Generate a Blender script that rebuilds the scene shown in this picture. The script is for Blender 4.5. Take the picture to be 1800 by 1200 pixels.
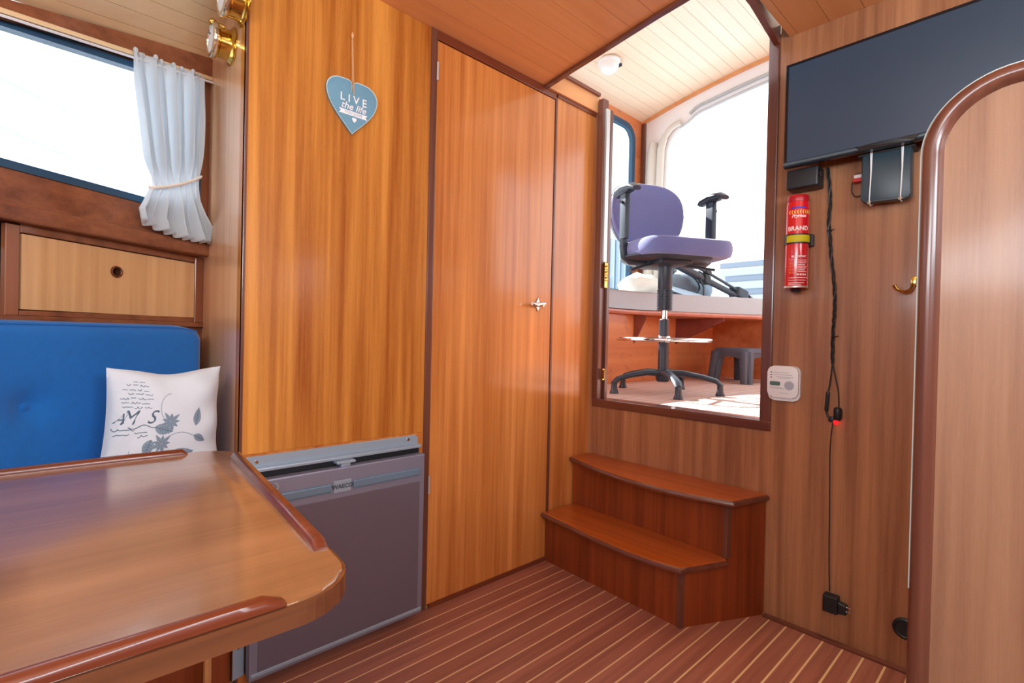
import bpy, bmesh, math, random
from mathutils import Vector, Matrix, noise
PI = math.pi
random.seed(7)
SC = bpy.context.scene
for o in list(SC.objects): bpy.data.objects.remove(o)
C = SC.collection

# ------------------------------------------------------------------ camera
cam_d = bpy.data.cameras.new('camera')
cam = bpy.data.objects.new('camera', cam_d); C.objects.link(cam)
yaw, pitch, roll = math.radians(47.023), math.radians(-0.468), math.radians(1.300)
F = Vector((math.cos(yaw)*math.cos(pitch), math.sin(yaw)*math.cos(pitch), math.sin(pitch)))
R = Vector((math.sin(yaw), -math.cos(yaw), 0)); U = R.cross(F)
R2 = R*math.cos(roll) + U*math.sin(roll); U2 = -R*math.sin(roll) + U*math.cos(roll)
M = Matrix((R2, U2, -F)).transposed().to_4x4(); M.translation = Vector((0, 0, 0.92))
cam.matrix_world = M
cam_d.sensor_width = 36; cam_d.lens = 880.19/1800*36
cam_d.clip_start = 0.02; cam_d.clip_end = 300
SC.camera = cam

# ------------------------------------------------------------------ world, sun, added fill lights, exposure
W = bpy.data.worlds.new('sky'); SC.world = W; W.use_nodes = True
nt = W.node_tree; nt.nodes.clear()
wo = nt.nodes.new('ShaderNodeOutputWorld'); bg = nt.nodes.new('ShaderNodeBackground')
bg.inputs[0].default_value = (0.86, 0.94, 1.0, 1); bg.inputs[1].default_value = 2.7
nt.links.new(bg.outputs[0], wo.inputs[0])

def light(name, kind, loc, rot, energy, color, **kw):
    d = bpy.data.lights.new(name, kind); d.energy = energy; d.color = color
    for k, v in kw.items(): setattr(d, k, v)
    o = bpy.data.objects.new(name, d); C.objects.link(o); o.location = loc
    o.rotation_euler = rot
    return o
def aim(o, d): o.rotation_euler = Vector(d).to_track_quat('-Z', 'Y').to_euler()
sun = light('sun', 'SUN', (3, -6, 8), (0, 0, 0), 26.0, (1.0, 0.97, 0.92), angle=0.01)
aim(sun, (-0.09, -0.75, -0.62))
# fill lights added out of view to brighten the saloon
light('overhead_fill', 'AREA', (-0.55, -0.45, 1.90), (0, 0, 0), 5.5, (0.88, 0.95, 1.0), shape='RECTANGLE', size=0.8, size_y=0.8)  # added overhead fill below a closed ceiling, no hatch above it
light('starboard_fill', 'AREA', (0.0, -1.30, 1.45), (math.radians(102), 0, math.radians(-12)), 22, (0.82, 0.92, 1.0), shape='RECTANGLE', size=1.5, size_y=0.4, spread=math.radians(125))  # added fill, tilted upwards so the lower walls stay darker
light('forward_fill', 'AREA', (-1.25, 0.0, 1.45), (math.radians(99), 0, math.radians(-90)), 26, (0.84, 0.93, 1.0), shape='RECTANGLE', size=1.5, size_y=0.45, spread=math.radians(130))  # added fill before a solid wall, brightens aft wall and arched panel
light('cabin_fill', 'POINT', (-0.75, -0.75, 1.55), (0, 0, 0), 12, (0.95, 0.95, 0.95), shadow_soft_size=0.15)  # added soft point fill behind the camera, no fitting around it
light('side_fill', 'POINT', (0.55, -0.95, 1.5), (0, 0, 0), 10, (0.95, 0.95, 0.95), shadow_soft_size=0.15)  # another added point fill, not a lamp of the room
light('floor_glow_spot', 'SPOT', (1.48, 0.22, 1.90), (0, 0, 0), 45, (1.0, 0.80, 0.58), spot_size=math.radians(36), spot_blend=0.8, shadow_soft_size=0.05)  # added warm spot standing in for a sunlit patch of floor
SC.view_settings.view_transform = 'Standard'; SC.view_settings.look = 'None'
SC.view_settings.exposure = 0.0; SC.view_settings.gamma = 1.0
SC.view_settings.use_curve_mapping = False
SC.cycles.use_denoising = True
SC.cycles.max_bounces = 10; SC.cycles.diffuse_bounces = 6; SC.cycles.glossy_bounces = 5
SC.cycles.transparent_max_bounces = 12
SC.cycles.sample_clamp_indirect = 6.0
SC.cycles.caustics_reflective = False; SC.cycles.caustics_refractive = False

# ------------------------------------------------------------------ materials
def lin(c):
    return tuple(((x/255)/12.92 if x/255 <= 0.04045 else (((x/255)+0.055)/1.055)**2.4) for x in c) + (1,)
def mat(name, rgb, rough=0.5, metal=0.0, coat=0.0, spec=0.5, emit=None, es=0.0, bump=None, noise_amt=0.0, nscale=30, sheen=0.0, aniso=0.0, coat_rough=0.1):
    m = bpy.data.materials.new(name); m.use_nodes = True
    n = m.node_tree.nodes; b = n['Principled BSDF']; L = m.node_tree.links
    b.inputs['Base Color'].default_value = lin(rgb); b.inputs['Roughness'].default_value = rough
    b.inputs['Metallic'].default_value = metal; b.inputs['Coat Weight'].default_value = coat
    b.inputs['Coat Roughness'].default_value = coat_rough
    b.inputs['Specular IOR Level'].default_value = spec; b.inputs['Sheen Weight'].default_value = sheen
    b.inputs['Anisotropic'].default_value = aniso
    if emit: b.inputs['Emission Color'].default_value = lin(emit); b.inputs['Emission Strength'].default_value = es
    if noise_amt or bump:
        tc = n.new('ShaderNodeTexCoord'); nz = n.new('ShaderNodeTexNoise'); nz.inputs['Scale'].default_value = nscale
        nz.inputs['Detail'].default_value = 4; L.new(tc.outputs['Object'], nz.inputs['Vector'])
        if noise_amt:
            mx = n.new('ShaderNodeMix'); mx.data_type = 'RGBA'; c = lin(rgb)
            mx.inputs[6].default_value = tuple(x*(1-noise_amt) for x in c[:3]) + (1,)
            mx.inputs[7].default_value = tuple(min(1, x*(1+noise_amt)) for x in c[:3]) + (1,)
            L.new(nz.outputs[0], mx.inputs[0]); L.new(mx.outputs[2], b.inputs['Base Color'])
        if bump:
            bp = n.new('ShaderNodeBump'); bp.inputs['Strength'].default_value = bump; bp.inputs['Distance'].default_value = 0.002
            L.new(nz.outputs[0], bp.inputs['Height']); L.new(bp.outputs[0], b.inputs['Normal'])
    return m

def wood(name, dark, light_, axis='Z', band=14.0, rough=0.38, coat=0.45, coat_rough=0.14, contrast=0.5, fine=0.35, objvar=0.0, bands=0.6, wear=0.0, spec=0.35):
    """varnished wood: broad ribbon stripes and fine pores stretched along axis"""
    m = bpy.data.materials.new(name); m.use_nodes = True
    n = m.node_tree.nodes; L = m.node_tree.links; b = n['Principled BSDF']
    tc = n.new('ShaderNodeTexCoord')
    def mapped(s_across, s_along, off=0):
        mp = n.new('ShaderNodeMapping')
        s = [s_across]*3; s['XYZ'.index(axis)] = s_along
        mp.inputs['Scale'].default_value = s; mp.inputs['Location'].default_value = (off, off*0.7, off*1.3)
        L.new(tc.outputs['Object'], mp.inputs['Vector']); return mp
    def nz(mp, scale, detail, rough_=0.5, dist=0.0):
        t = n.new('ShaderNodeTexNoise'); t.inputs['Scale'].default_value = scale; t.inputs['Detail'].default_value = detail
        t.inputs['Roughness'].default_value = rough_; t.inputs['Distortion'].default_value = dist
        L.new(mp.outputs[0], t.inputs['Vector']); return t
    def math_(op, a, b_, clamp=False):
        t = n.new('ShaderNodeMath'); t.operation = op; t.use_clamp = clamp
        for i, v in enumerate((a, b_)):
            if isinstance(v, (int, float)): t.inputs[i].default_value = v
            else: L.new(v, t.inputs[i])
        return t.outputs[0]
    n1 = nz(mapped(band, band*0.035), 1.0, 3, 0.55, 0.3)
    n2 = nz(mapped(band*3.2, band*0.08, 3.1), 1.0, 2, 0.5, 0.2)
    n3 = nz(mapped(260, 7, 1.7), 1.0, 3, 0.6)
    n4 = nz(mapped(900, 60, 5.3), 1.0, 1, 0.5)
    v = math_('MULTIPLY', math_('SUBTRACT', n1.outputs[0], 0.5), 2.6*bands)
    v = math_('ADD', v, math_('MULTIPLY', math_('SUBTRACT', n2.outputs[0], 0.5), 1.6*bands))
    v = math_('ADD', v, math_('MULTIPLY', math_('SUBTRACT', n3.outputs[0], 0.5), 1.2*fine))
    v = math_('ADD', v, math_('MULTIPLY', math_('SUBTRACT', n4.outputs[0], 0.5), 0.6*fine))
    v = math_('ADD', math_('MULTIPLY', v, contrast*2), 0.5, True)
    if objvar:
        oi = n.new('ShaderNodeObjectInfo')
        v = math_('ADD', v, math_('MULTIPLY', math_('SUBTRACT', oi.outputs['Random'], 0.5), objvar), True)
    mx = n.new('ShaderNodeMix'); mx.data_type = 'RGBA'
    mx.inputs[6].default_value = lin(dark); mx.inputs[7].default_value = lin(light_)
    L.new(v, mx.inputs[0])
    col = mx.outputs[2]
    if wear:
        n5 = nz(mapped(9, 9, 9.1), 1.0, 6, 0.7)
        f = math_('MULTIPLY', math_('GREATER_THAN', n5.outputs[0], 0.60), wear)
        m2 = n.new('ShaderNodeMix'); m2.data_type = 'RGBA'; m2.inputs[7].default_value = lin((60, 34, 22))
        L.new(f, m2.inputs[0]); L.new(col, m2.inputs[6]); col = m2.outputs[2]
    L.new(col, b.inputs['Base Color'])
    b.inputs['Roughness'].default_value = rough; b.inputs['Coat Weight'].default_value = coat
    b.inputs['Coat Roughness'].default_value = coat_rough; b.inputs['Specular IOR Level'].default_value = spec
    bp = n.new('ShaderNodeBump'); bp.inputs['Strength'].default_value = 0.10; bp.inputs['Distance'].default_value = 0.001
    L.new(n3.outputs[0], bp.inputs['Height']); L.new(bp.outputs[0], b.inputs['Normal'])
    return m

W_PANEL = wood('sapele_panel', (152, 78, 22), (222, 150, 68), 'Z', 13, rough=0.34, coat=0.6, contrast=0.55, bands=0.7)
W_DOOR = wood('sapele_door', (166, 88, 32), (220, 144, 76), 'Z', 17, rough=0.34, coat=0.8, contrast=0.5, bands=0.6)
W_AFT = wood('sapele_aft_wall', (118, 70, 46), (188, 132, 92), 'Z', 16, rough=0.36, coat=0.4, contrast=0.5, bands=0.55)
W_ARCH = wood('sapele_arch_panel', (126, 86, 66), (178, 138, 108), 'Z', 11, rough=0.42, coat=0.3, contrast=0.45, bands=0.55)
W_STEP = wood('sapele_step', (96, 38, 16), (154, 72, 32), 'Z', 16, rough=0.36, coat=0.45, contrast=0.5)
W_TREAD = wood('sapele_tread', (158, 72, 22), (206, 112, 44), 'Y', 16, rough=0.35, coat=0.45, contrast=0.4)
W_TRIM_Z = wood('mahogany_trim_upright', (84, 46, 36), (120, 74, 58), 'Z', 30, rough=0.3, coat=0.6, contrast=0.4)
W_TRIM_X = wood('mahogany_trim_long', (92, 40, 24), (130, 64, 38), 'X', 30, rough=0.3, coat=0.6, contrast=0.4)
W_TRIM_Y = wood('mahogany_trim_cross', (86, 44, 34), (122, 70, 52), 'Y', 30, rough=0.3, coat=0.6, contrast=0.4)
W_TABLE = wood('table_teak', (132, 92, 60), (180, 132, 92), 'X', 15, rough=0.33, coat=1.0, coat_rough=0.13, contrast=0.42, bands=0.55, fine=0.5)
W_TABLE.node_tree.nodes['Principled BSDF'].inputs['Coat IOR'].default_value = 1.75
W_TABLE_E = wood('table_edge', (82, 46, 32), (126, 78, 50), 'X', 22, rough=0.28, coat=0.7, coat_rough=0.08, contrast=0.45)
W_CEIL = wood('ceiling_panel', (206, 138, 84), (230, 166, 110), 'X', 10, rough=0.4, coat=0.25, contrast=0.42, bands=0.45)
W_CEIL_L = wood('ceiling_pale', (226, 196, 150), (244, 222, 182), 'X', 14, rough=0.35, coat=0.4, contrast=0.4, bands=0.4, objvar=0.15)
W_CEIL_W = wood('wheelhouse_ceiling_pale', (224, 204, 176), (240, 224, 200), 'X', 14, rough=0.4, coat=0.3, contrast=0.4, bands=0.4, objvar=0.15)
W_FLOOR = wood('floor_teak', (130, 78, 64), (178, 116, 96), 'X', 26, rough=0.42, coat=0.2, contrast=0.45, objvar=0.25)
W_HULL = wood('hull_side', (104, 58, 40), (158, 98, 66), 'X', 16, rough=0.35, coat=0.5, contrast=0.5, wear=0.15)
W_HULL_Z = wood('hull_side_upright', (110, 62, 42), (160, 100, 68), 'Z', 18, rough=0.35, coat=0.5, contrast=0.4)
W_DRAWER = wood('drawer_front', (196, 148, 100), (228, 184, 134), 'Z', 17, rough=0.42, coat=0.3, contrast=0.5, bands=0.6)
W_PART = wood('partition_side', (208, 150, 108), (242, 198, 156), 'Z', 17, rough=0.32, coat=0.8, coat_rough=0.22, contrast=0.42)
W_WH = wood('wheelhouse_ply', (184, 102, 58), (218, 142, 92), 'X', 8, rough=0.4, coat=0.3, contrast=0.5, wear=0.2)
W_WHD = wood('wheelhouse_knee', (110, 48, 40), (138, 66, 54), 'X', 12, rough=0.4, coat=0.2, contrast=0.4)
W_WHF = wood('wheelhouse_floor', (190, 152, 140), (222, 190, 176), 'X', 24, rough=0.5, coat=0.1, contrast=0.4, objvar=0.2)

M_CAULK = mat('caulk_cream', (222, 186, 142), 0.6)
M_CAULK_D = mat('caulk_dark', (96, 62, 50), 0.6)
M_SEAM = mat('seam_dark', (112, 62, 34), 0.7)
M_SEAM_L = mat('seam_grey', (168, 140, 110), 0.7)
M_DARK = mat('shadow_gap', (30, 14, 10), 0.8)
M_BLUEFRAME = mat('blue_rubber_gasket', (34, 74, 104), 0.45)
M_CURTAIN = mat('curtain_linen', (226, 232, 236), 0.9, bump=0.25, nscale=420, sheen=0.2)
def translucent(m, rgb, f):
    n = m.node_tree.nodes; L = m.node_tree.links; b = n['Principled BSDF']; o = [x for x in n if x.type == 'OUTPUT_MATERIAL'][0]
    t = n.new('ShaderNodeBsdfTranslucent'); t.inputs[0].default_value = lin(rgb); mx = n.new('ShaderNodeMixShader'); mx.inputs[0].default_value = f
    L.new(b.outputs[0], mx.inputs[1]); L.new(t.outputs[0], mx.inputs[2]); L.new(mx.outputs[0], o.inputs[0])
translucent(M_CURTAIN, (236, 242, 246), 0.45)
M_ROPE = mat('rope_cream', (226, 218, 206), 0.85)
M_SETTEE = mat('settee_blue_cloth', (0, 106, 190), 0.85, noise_amt=0.12, nscale=60, bump=0.3, sheen=0.25)
M_PILLOW = mat('pillow_linen', (214, 224, 234), 0.9, bump=0.35, nscale=160, sheen=0.15)
M_INK = mat('pillow_print_ink', (84, 104, 124), 0.9)
M_INK2 = mat('pillow_print_pale', (134, 154, 172), 0.9)
M_ALU = mat('brushed_aluminium', (170, 190, 208), 0.36, metal=0.5)
M_ALU_D = mat('fridge_frame_grey', (150, 152, 172), 0.42, metal=0.6)
M_FRIDGE = mat('fridge_steel_panel', (124, 118, 132), 0.36, metal=0.5, aniso=0.5)
M_HANDLE_BLUE = mat('fridge_grip_blue_grey', (120, 146, 168), 0.35, metal=0.4)  # plain blue-grey grip colour
M_BLACK = mat('black_plastic', (22, 25, 30), 0.42)
M_BLACK_G = mat('black_gloss', (20, 24, 30), 0.18)
M_SCREEN = mat('tv_screen', (42, 66, 86), 0.26, spec=0.6, coat=0.3, coat_rough=0.2)
M_TVLIP = mat('tv_lower_lip', (86, 106, 118), 0.3, metal=0.4)
M_RED = mat('extinguisher_red', (214, 20, 36), 0.24, coat=0.6)
M_YEL = mat('strap_yellow', (206, 198, 20), 0.6)
M_WHITE = mat('white_plastic', (232, 236, 240), 0.4)
M_WPRINT = mat('white_print', (246, 236, 236), 0.5)
M_YPRINT = mat('yellow_print', (244, 196, 90), 0.5)
M_BPRINT = mat('blue_print', (60, 50, 190), 0.5)
M_OPRINT = mat('orange_print', (236, 110, 50), 0.5)
M_GREYP = mat('grey_print', (150, 158, 170), 0.6)
M_LCD = mat('lcd_green', (86, 116, 108), 0.3)
M_DKP = mat('dark_print', (60, 66, 78), 0.6)
M_HEART = mat('heart_slate_blue', (104, 150, 172), 0.6, noise_amt=0.06, nscale=80)
M_HEART_E = mat('heart_edge_pale', (190, 204, 200), 0.6)
M_STRING = mat('twine', (216, 168, 120), 0.9)
M_BRASS = mat('brass', (214, 176, 92), 0.16, metal=1.0)
M_BRASS_W = mat('polished_bezel', (232, 226, 206), 0.14, metal=0.9)
M_CHROME = mat('chrome', (226, 228, 232), 0.08, metal=1.0)
M_STEEL = mat('steel_strip', (206, 206, 204), 0.35, metal=0.6)
M_CHAIR = mat('chair_purple_cloth', (100, 104, 152), 0.9, noise_amt=0.12, nscale=140, bump=0.3, sheen=0.3)
M_CHBLK = mat('chair_black_plastic', (40, 46, 58), 0.38)
M_STOOL = mat('stool_grey_plastic', (78, 84, 98), 0.45)
M_CUSH = mat('bench_cushion_grey', (176, 182, 188), 0.9, noise_amt=0.06, nscale=70, bump=0.2)
M_CANVAS = mat('canvas_cream', (206, 202, 192), 0.9, bump=0.3, nscale=30)
M_WFRAME = mat('white_frame_paint', (240, 243, 246), 0.5)
M_GREYBAR = mat('grey_bar', (176, 182, 184), 0.5)
M_REDPL = mat('red_plastic', (200, 44, 44), 0.4)
M_LED = mat('red_led', (255, 20, 24), 0.4, emit=(255, 14, 20), es=4.0)
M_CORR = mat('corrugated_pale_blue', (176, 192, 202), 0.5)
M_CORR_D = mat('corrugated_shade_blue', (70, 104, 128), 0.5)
M_BOAT = mat('boat_white', (170, 176, 184), 0.5)
M_BOAT_D = mat('boat_grey_stripe', (128, 136, 150), 0.5)
M_BAG = mat('bag_grey', (120, 134, 148), 0.8, noise_amt=0.1, nscale=20, bump=0.4)
M_CLOTH = mat('cloth_pale', (222, 222, 210), 0.9, bump=0.4, nscale=25)
M_MAP = mat('folded_map_pale_blue', (176, 198, 216), 0.7)
M_WATER = mat('water', (150, 170, 182), 0.15, noise_amt=0.1, nscale=2)
def glass(name):
    m = bpy.data.materials.new(name); m.use_nodes = True; n = m.node_tree.nodes; L = m.node_tree.links
    n.clear(); out = n.new('ShaderNodeOutputMaterial'); t = n.new('ShaderNodeBsdfTransparent'); g = n.new('ShaderNodeBsdfGlossy')
    t.inputs[0].default_value = (0.95, 0.98, 1.0, 1); g.inputs['Roughness'].default_value = 0.02
    lw = n.new('ShaderNodeLayerWeight'); lw.inputs[0].default_value = 0.5; pw = n.new('ShaderNodeMath'); pw.operation = 'POWER'; pw.inputs[1].default_value = 4
    fr = n.new('ShaderNodeMath'); fr.operation = 'MULTIPLY_ADD'; fr.inputs[1].default_value = 0.6; fr.inputs[2].default_value = 0.03; mx = n.new('ShaderNodeMixShader')
    L.new(lw.outputs['Facing'], pw.inputs[0]); L.new(pw.outputs[0], fr.inputs[0]); L.new(fr.outputs[0], mx.inputs[0]); L.new(t.outputs[0], mx.inputs[1]); L.new(g.outputs[0], mx.inputs[2]); L.new(mx.outputs[0], out.inputs[0])
    return m
M_GLASS = glass('window_glass')
M_DOME = mat('lamp_dome_white', (240, 242, 244), 0.3)

# ------------------------------------------------------------------ mesh helpers
def V(*a): return Vector(a)
def finish_bevel(bm, geom_faces, w, seg=2):
    es = {e for f in geom_faces for e in f.edges}
    bmesh.ops.bevel(bm, geom=list(es), offset=w, segments=seg, affect='EDGES', profile=0.6)
def box(bm, lo, hi, bev=0.0, seg=2):
    t = bmesh.new()
    lo = [min(a, b) for a, b in zip(lo, hi)] if False else lo
    x0, x1 = sorted((lo[0], hi[0])); y0, y1 = sorted((lo[1], hi[1])); z0, z1 = sorted((lo[2], hi[2]))
    bmesh.ops.create_cube(t, size=1.0)
    for v in t.verts:
        v.co = Vector((x0 if v.co.x < 0 else x1, y0 if v.co.y < 0 else y1, z0 if v.co.z < 0 else z1))
    if bev: finish_bevel(t, list(t.faces), bev, seg)
    join(bm, t)
def join(bm, t):
    me = bpy.data.meshes.new('tmp'); t.to_mesh(me); t.free(); bm.from_mesh(me); bpy.data.meshes.remove(me)
def obox(bm, c, u, v, w, su, sv, sw, bev=0.0, seg=2):
    """box centred at c with full sizes su,sv,sw along unit axes u,v,w"""
    t = bmesh.new(); bmesh.ops.create_cube(t, size=1.0)
    if bev:
        for q in t.verts: q.co = Vector((q.co.x*su, q.co.y*sv, q.co.z*sw))
        finish_bevel(t, list(t.faces), bev, seg)
        for q in t.verts: q.co = Vector(c) + Vector(u)*q.co.x + Vector(v)*q.co.y + Vector(w)*q.co.z
    else:
        for q in t.verts: q.co = Vector(c) + Vector(u)*q.co.x*su + Vector(v)*q.co.y*sv + Vector(w)*q.co.z*sw
    join(bm, t)
def extrude(bm, pts, d, bev=0.0, seg=2, fn=None):
    """closed prism: polygon pts (3D, planar) swept by vector d"""
    t = bmesh.new(); d = Vector(d)
    a = [t.verts.new(Vector(p)) for p in pts]; b = [t.verts.new(Vector(p) + d) for p in pts]
    n = len(pts); t.faces.new(a[::-1]); t.faces.new(b)
    for i in range(n): t.faces.new((a[i], a[(i+1) % n], b[(i+1) % n], b[i]))
    if bev:
        es = [e for e in t.edges if (e.verts[0] in a) == (e.verts[1] in a)]
        bmesh.ops.bevel(t, geom=es, offset=bev, segments=seg, affect='EDGES', profile=0.5)
    bmesh.ops.recalc_face_normals(t, faces=t.faces)
    join(bm, t)
def frame_at(d):
    d = d.normalized(); up = Vector((0, 0, 1)) if abs(d.z) < 0.95 else Vector((1, 0, 0))
    u = d.cross(up).normalized(); return u, u.cross(d).normalized()
def tube(bm, pts, r, n=10, closed=False, cap=True, flat=None):
    pts = [Vector(p) for p in pts]; t = bmesh.new(); rings = []; u_prev = None
    N = len(pts); rr = r if isinstance(r, (list, tuple)) else [r]*N
    for i, p in enumerate(pts):
        if closed: d = pts[(i+1) % N] - pts[i-1]
        else: d = pts[min(i+1, N-1)] - pts[max(i-1, 0)]
        if d.length < 1e-9: d = Vector((0, 0, 1))
        if u_prev is None: u, v = frame_at(d)
        else:
            dn = d.normalized(); u = (u_prev - dn*u_prev.dot(dn)); u = u.normalized() if u.length > 1e-6 else frame_at(d)[0]
            v = u.cross(dn).normalized()
        u_prev = u
        fl = flat or (1, 1)
        rings.append([t.verts.new(p + (u*math.cos(2*PI*k/n)*fl[0] + v*math.sin(2*PI*k/n)*fl[1])*rr[i]) for k in range(n)])
    for i in range(N if closed else N-1):
        a, b = rings[i], rings[(i+1) % N]
        for k in range(n): t.faces.new((a[k], a[(k+1) % n], b[(k+1) % n], b[k]))
    if cap and not closed:
        t.faces.new(rings[0][::-1]); t.faces.new(rings[-1])
    bmesh.ops.recalc_face_normals(t, faces=t.faces)
    join(bm, t)
def lathe(bm, prof, base=(0, 0, 0), axis=(0, 0, 1), n=24):
    base = Vector(base); ax = Vector(axis).normalized(); u, v = frame_at(ax); t = bmesh.new(); rings = []
    for r, h in prof:
        if r < 1e-6: rings.append([t.verts.new(base + ax*h)])
        else: rings.append([t.verts.new(base + ax*h + (u*math.cos(2*PI*k/n) + v*math.sin(2*PI*k/n))*r) for k in range(n)])
    for a, b in zip(rings, rings[1:]):
        if len(a) == 1 and len(b) == 1: continue
        for k in range(n):
            k2 = (k+1) % n
            if len(a) == 1: t.faces.new((a[0], b[k], b[k2]))
            elif len(b) == 1: t.faces.new((a[k], a[k2], b[0]))
            else: t.faces.new((a[k], a[k2], b[k2], b[k]))
    if len(rings[0]) > 1: t.faces.new(rings[0][::-1])
    if len(rings[-1]) > 1: t.faces.new(rings[-1])
    bmesh.ops.recalc_face_normals(t, faces=t.faces); join(bm, t)
def grid(bm, nu, nv, fn, closed_u=False):
    t = bmesh.new(); g = [[t.verts.new(Vector(fn(i/(nu-1 if not closed_u else nu), j/(nv-1)))) for j in range(nv)] for i in range(nu)]
    for i in range(nu if closed_u else nu-1):
        for j in range(nv-1):
            i2 = (i+1) % nu
            t.faces.new((g[i][j], g[i2][j], g[i2][j+1], g[i][j+1]))
    bmesh.ops.recalc_face_normals(t, faces=t.faces); join(bm, t)

ROOT = {}
def tag(o, label=None, cat=None, group=None, kind=None):
    if label: o['label'] = label
    if cat: o['category'] = cat
    if group: o['group'] = group
    if kind: o['kind'] = kind
    return o
def thing(name, loc, label, cat, group=None, rotz=0.0, local=False):
    o = bpy.data.objects.new(name, None); C.objects.link(o); o.location = loc; o.empty_display_size = 0.05
    o.rotation_euler = (0, 0, rotz); ROOT[o.name] = Vector((0, 0, 0)) if local else Vector(loc)
    return tag(o, label, cat, group)
def obj(name, bm, m, parent=None, smooth=False, base=None, label=None, kind=None):
    me = bpy.data.meshes.new(name)
    if parent is not None: off = ROOT[parent.name]
    elif base is not None: off = Vector(base)
    else: off = Vector((0, 0, 0))
    if off.length: bmesh.ops.translate(bm, verts=bm.verts, vec=-off)
    if smooth:
        for f in bm.faces: f.smooth = True
    bm.to_mesh(me); bm.free()
    if smooth:
        me.set_sharp_from_angle(angle=math.radians(40 if smooth is True else smooth))
    mm = m if isinstance(m, (list, tuple)) else [m]
    for x in mm: me.materials.append(x)
    o = bpy.data.objects.new(name, me); C.objects.link(o)
    if parent is not None: o.parent = parent; ROOT[o.name] = ROOT[parent.name]
    else: o.location = off; ROOT[o.name] = off
    if label: o['label'] = label
    if kind: o['kind'] = kind
    return o
def NB(): return bmesh.new()
def B(lo, hi, bev=0.0, seg=2):
    b = NB(); box(b, lo, hi, bev, seg); return b
def struct(name, bm, m, parent=None, **k):
    o = obj(name, bm, m, parent, **k)
    if parent is None: o['kind'] = 'structure'
    return o
def clip(poly, p, n):
    """keep the side of 2D polygon where (x-p).n >= 0"""
    out = []
    for i, a in enumerate(poly):
        b = poly[(i+1) % len(poly)]
        da = (a[0]-p[0])*n[0] + (a[1]-p[1])*n[1]; db = (b[0]-p[0])*n[0] + (b[1]-p[1])*n[1]
        if da >= 0: out.append(a)
        if (da >= 0) != (db >= 0):
            t = da/(da-db); out.append((a[0]+(b[0]-a[0])*t, a[1]+(b[1]-a[1])*t))
    return out
def area(poly): return abs(sum(a[0]*b[1]-a[1]*b[0] for a, b in zip(poly, poly[1:]+poly[:1])))/2
def planks(parent, m, poly, pitch, gap, y0, to3, d, name='plank', bev=0.0, kmin=-200, kmax=200):
    """boards along the 2D x axis clipped from poly; to3 maps (x,y) to space, d is thickness vector"""
    ys = [p[1] for p in poly]
    k0 = int(math.floor((min(ys)-y0)/pitch)); k1 = int(math.ceil((max(ys)-y0)/pitch))
    for k in range(k0, k1):
        a = y0+k*pitch+gap/2; b = y0+(k+1)*pitch-gap/2
        q = clip(clip(poly, (0, a), (0, 1)), (0, b), (0, -1))
        if len(q) < 3 or area(q) < 1e-5: continue
        # drop near-duplicate points
        qq = []
        for p in q:
            if not qq or (abs(p[0]-qq[-1][0])+abs(p[1]-qq[-1][1])) > 1e-5: qq.append(p)
        if abs(qq[0][0]-qq[-1][0])+abs(qq[0][1]-qq[-1][1]) < 1e-5: qq.pop()
        if len(qq) < 3: continue
        bm = NB(); extrude(bm, [to3(*p) for p in qq], d)
        obj(name, bm, m, parent)

def text_bm(s, size, to3, extr=0.0004, align='CENTER', shear=0.0, weight=0.0, xs=1.0, n=None):
    """text as a thin solid laid on a surface: to3(x, y, h) maps sheet coordinates"""
    cu = bpy.data.curves.new('t', 'FONT'); cu.body = s; cu.size = size; cu.align_x = align; cu.align_y = 'CENTER'
    cu.shear = shear; cu.offset = weight; cu.resolution_u = 3
    o = bpy.data.objects.new('t', cu); C.objects.link(o)
    dg = bpy.context.evaluated_depsgraph_get(); dg.update()
    me = bpy.data.meshes.new_from_object(o.evaluated_get(dg)); bpy.data.objects.remove(o)
    bm = NB(); bm.from_mesh(me); bpy.data.meshes.remove(me)
    bmesh.ops.triangulate(bm, faces=bm.faces)
    for v in bm.verts: v.co = Vector(to3(v.co.x*xs, v.co.y, extr))
    return bm
def ribbon(bm, pts, w, to3, h=0.0005):
    """flat ink stroke"""
    P = [Vector((p[0], p[1])) for p in pts]; L_, R_ = [], []
    for i, p in enumerate(P):
        d = (P[min(i+1, len(P)-1)] - P[max(i-1, 0)]); d = d.normalized() if d.length > 1e-9 else Vector((1, 0))
        q = Vector((-d.y, d.x))*w*0.5
        L_.append(bm.verts.new(Vector(to3((p+q).x, (p+q).y, h)))); R_.append(bm.verts.new(Vector(to3((p-q).x, (p-q).y, h))))
    for i in range(len(P)-1): bm.faces.new((L_[i], R_[i], R_[i+1], L_[i+1]))
def patch(bm, pts, to3, h=0.0005):
    c = (sum(p[0] for p in pts)/len(pts), sum(p[1] for p in pts)/len(pts))
    cv = bm.verts.new(Vector(to3(c[0], c[1], h))); vs = [bm.verts.new(Vector(to3(p[0], p[1], h))) for p in pts]
    for i in range(len(vs)): bm.faces.new((cv, vs[i], vs[(i+1) % len(vs)]))

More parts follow.
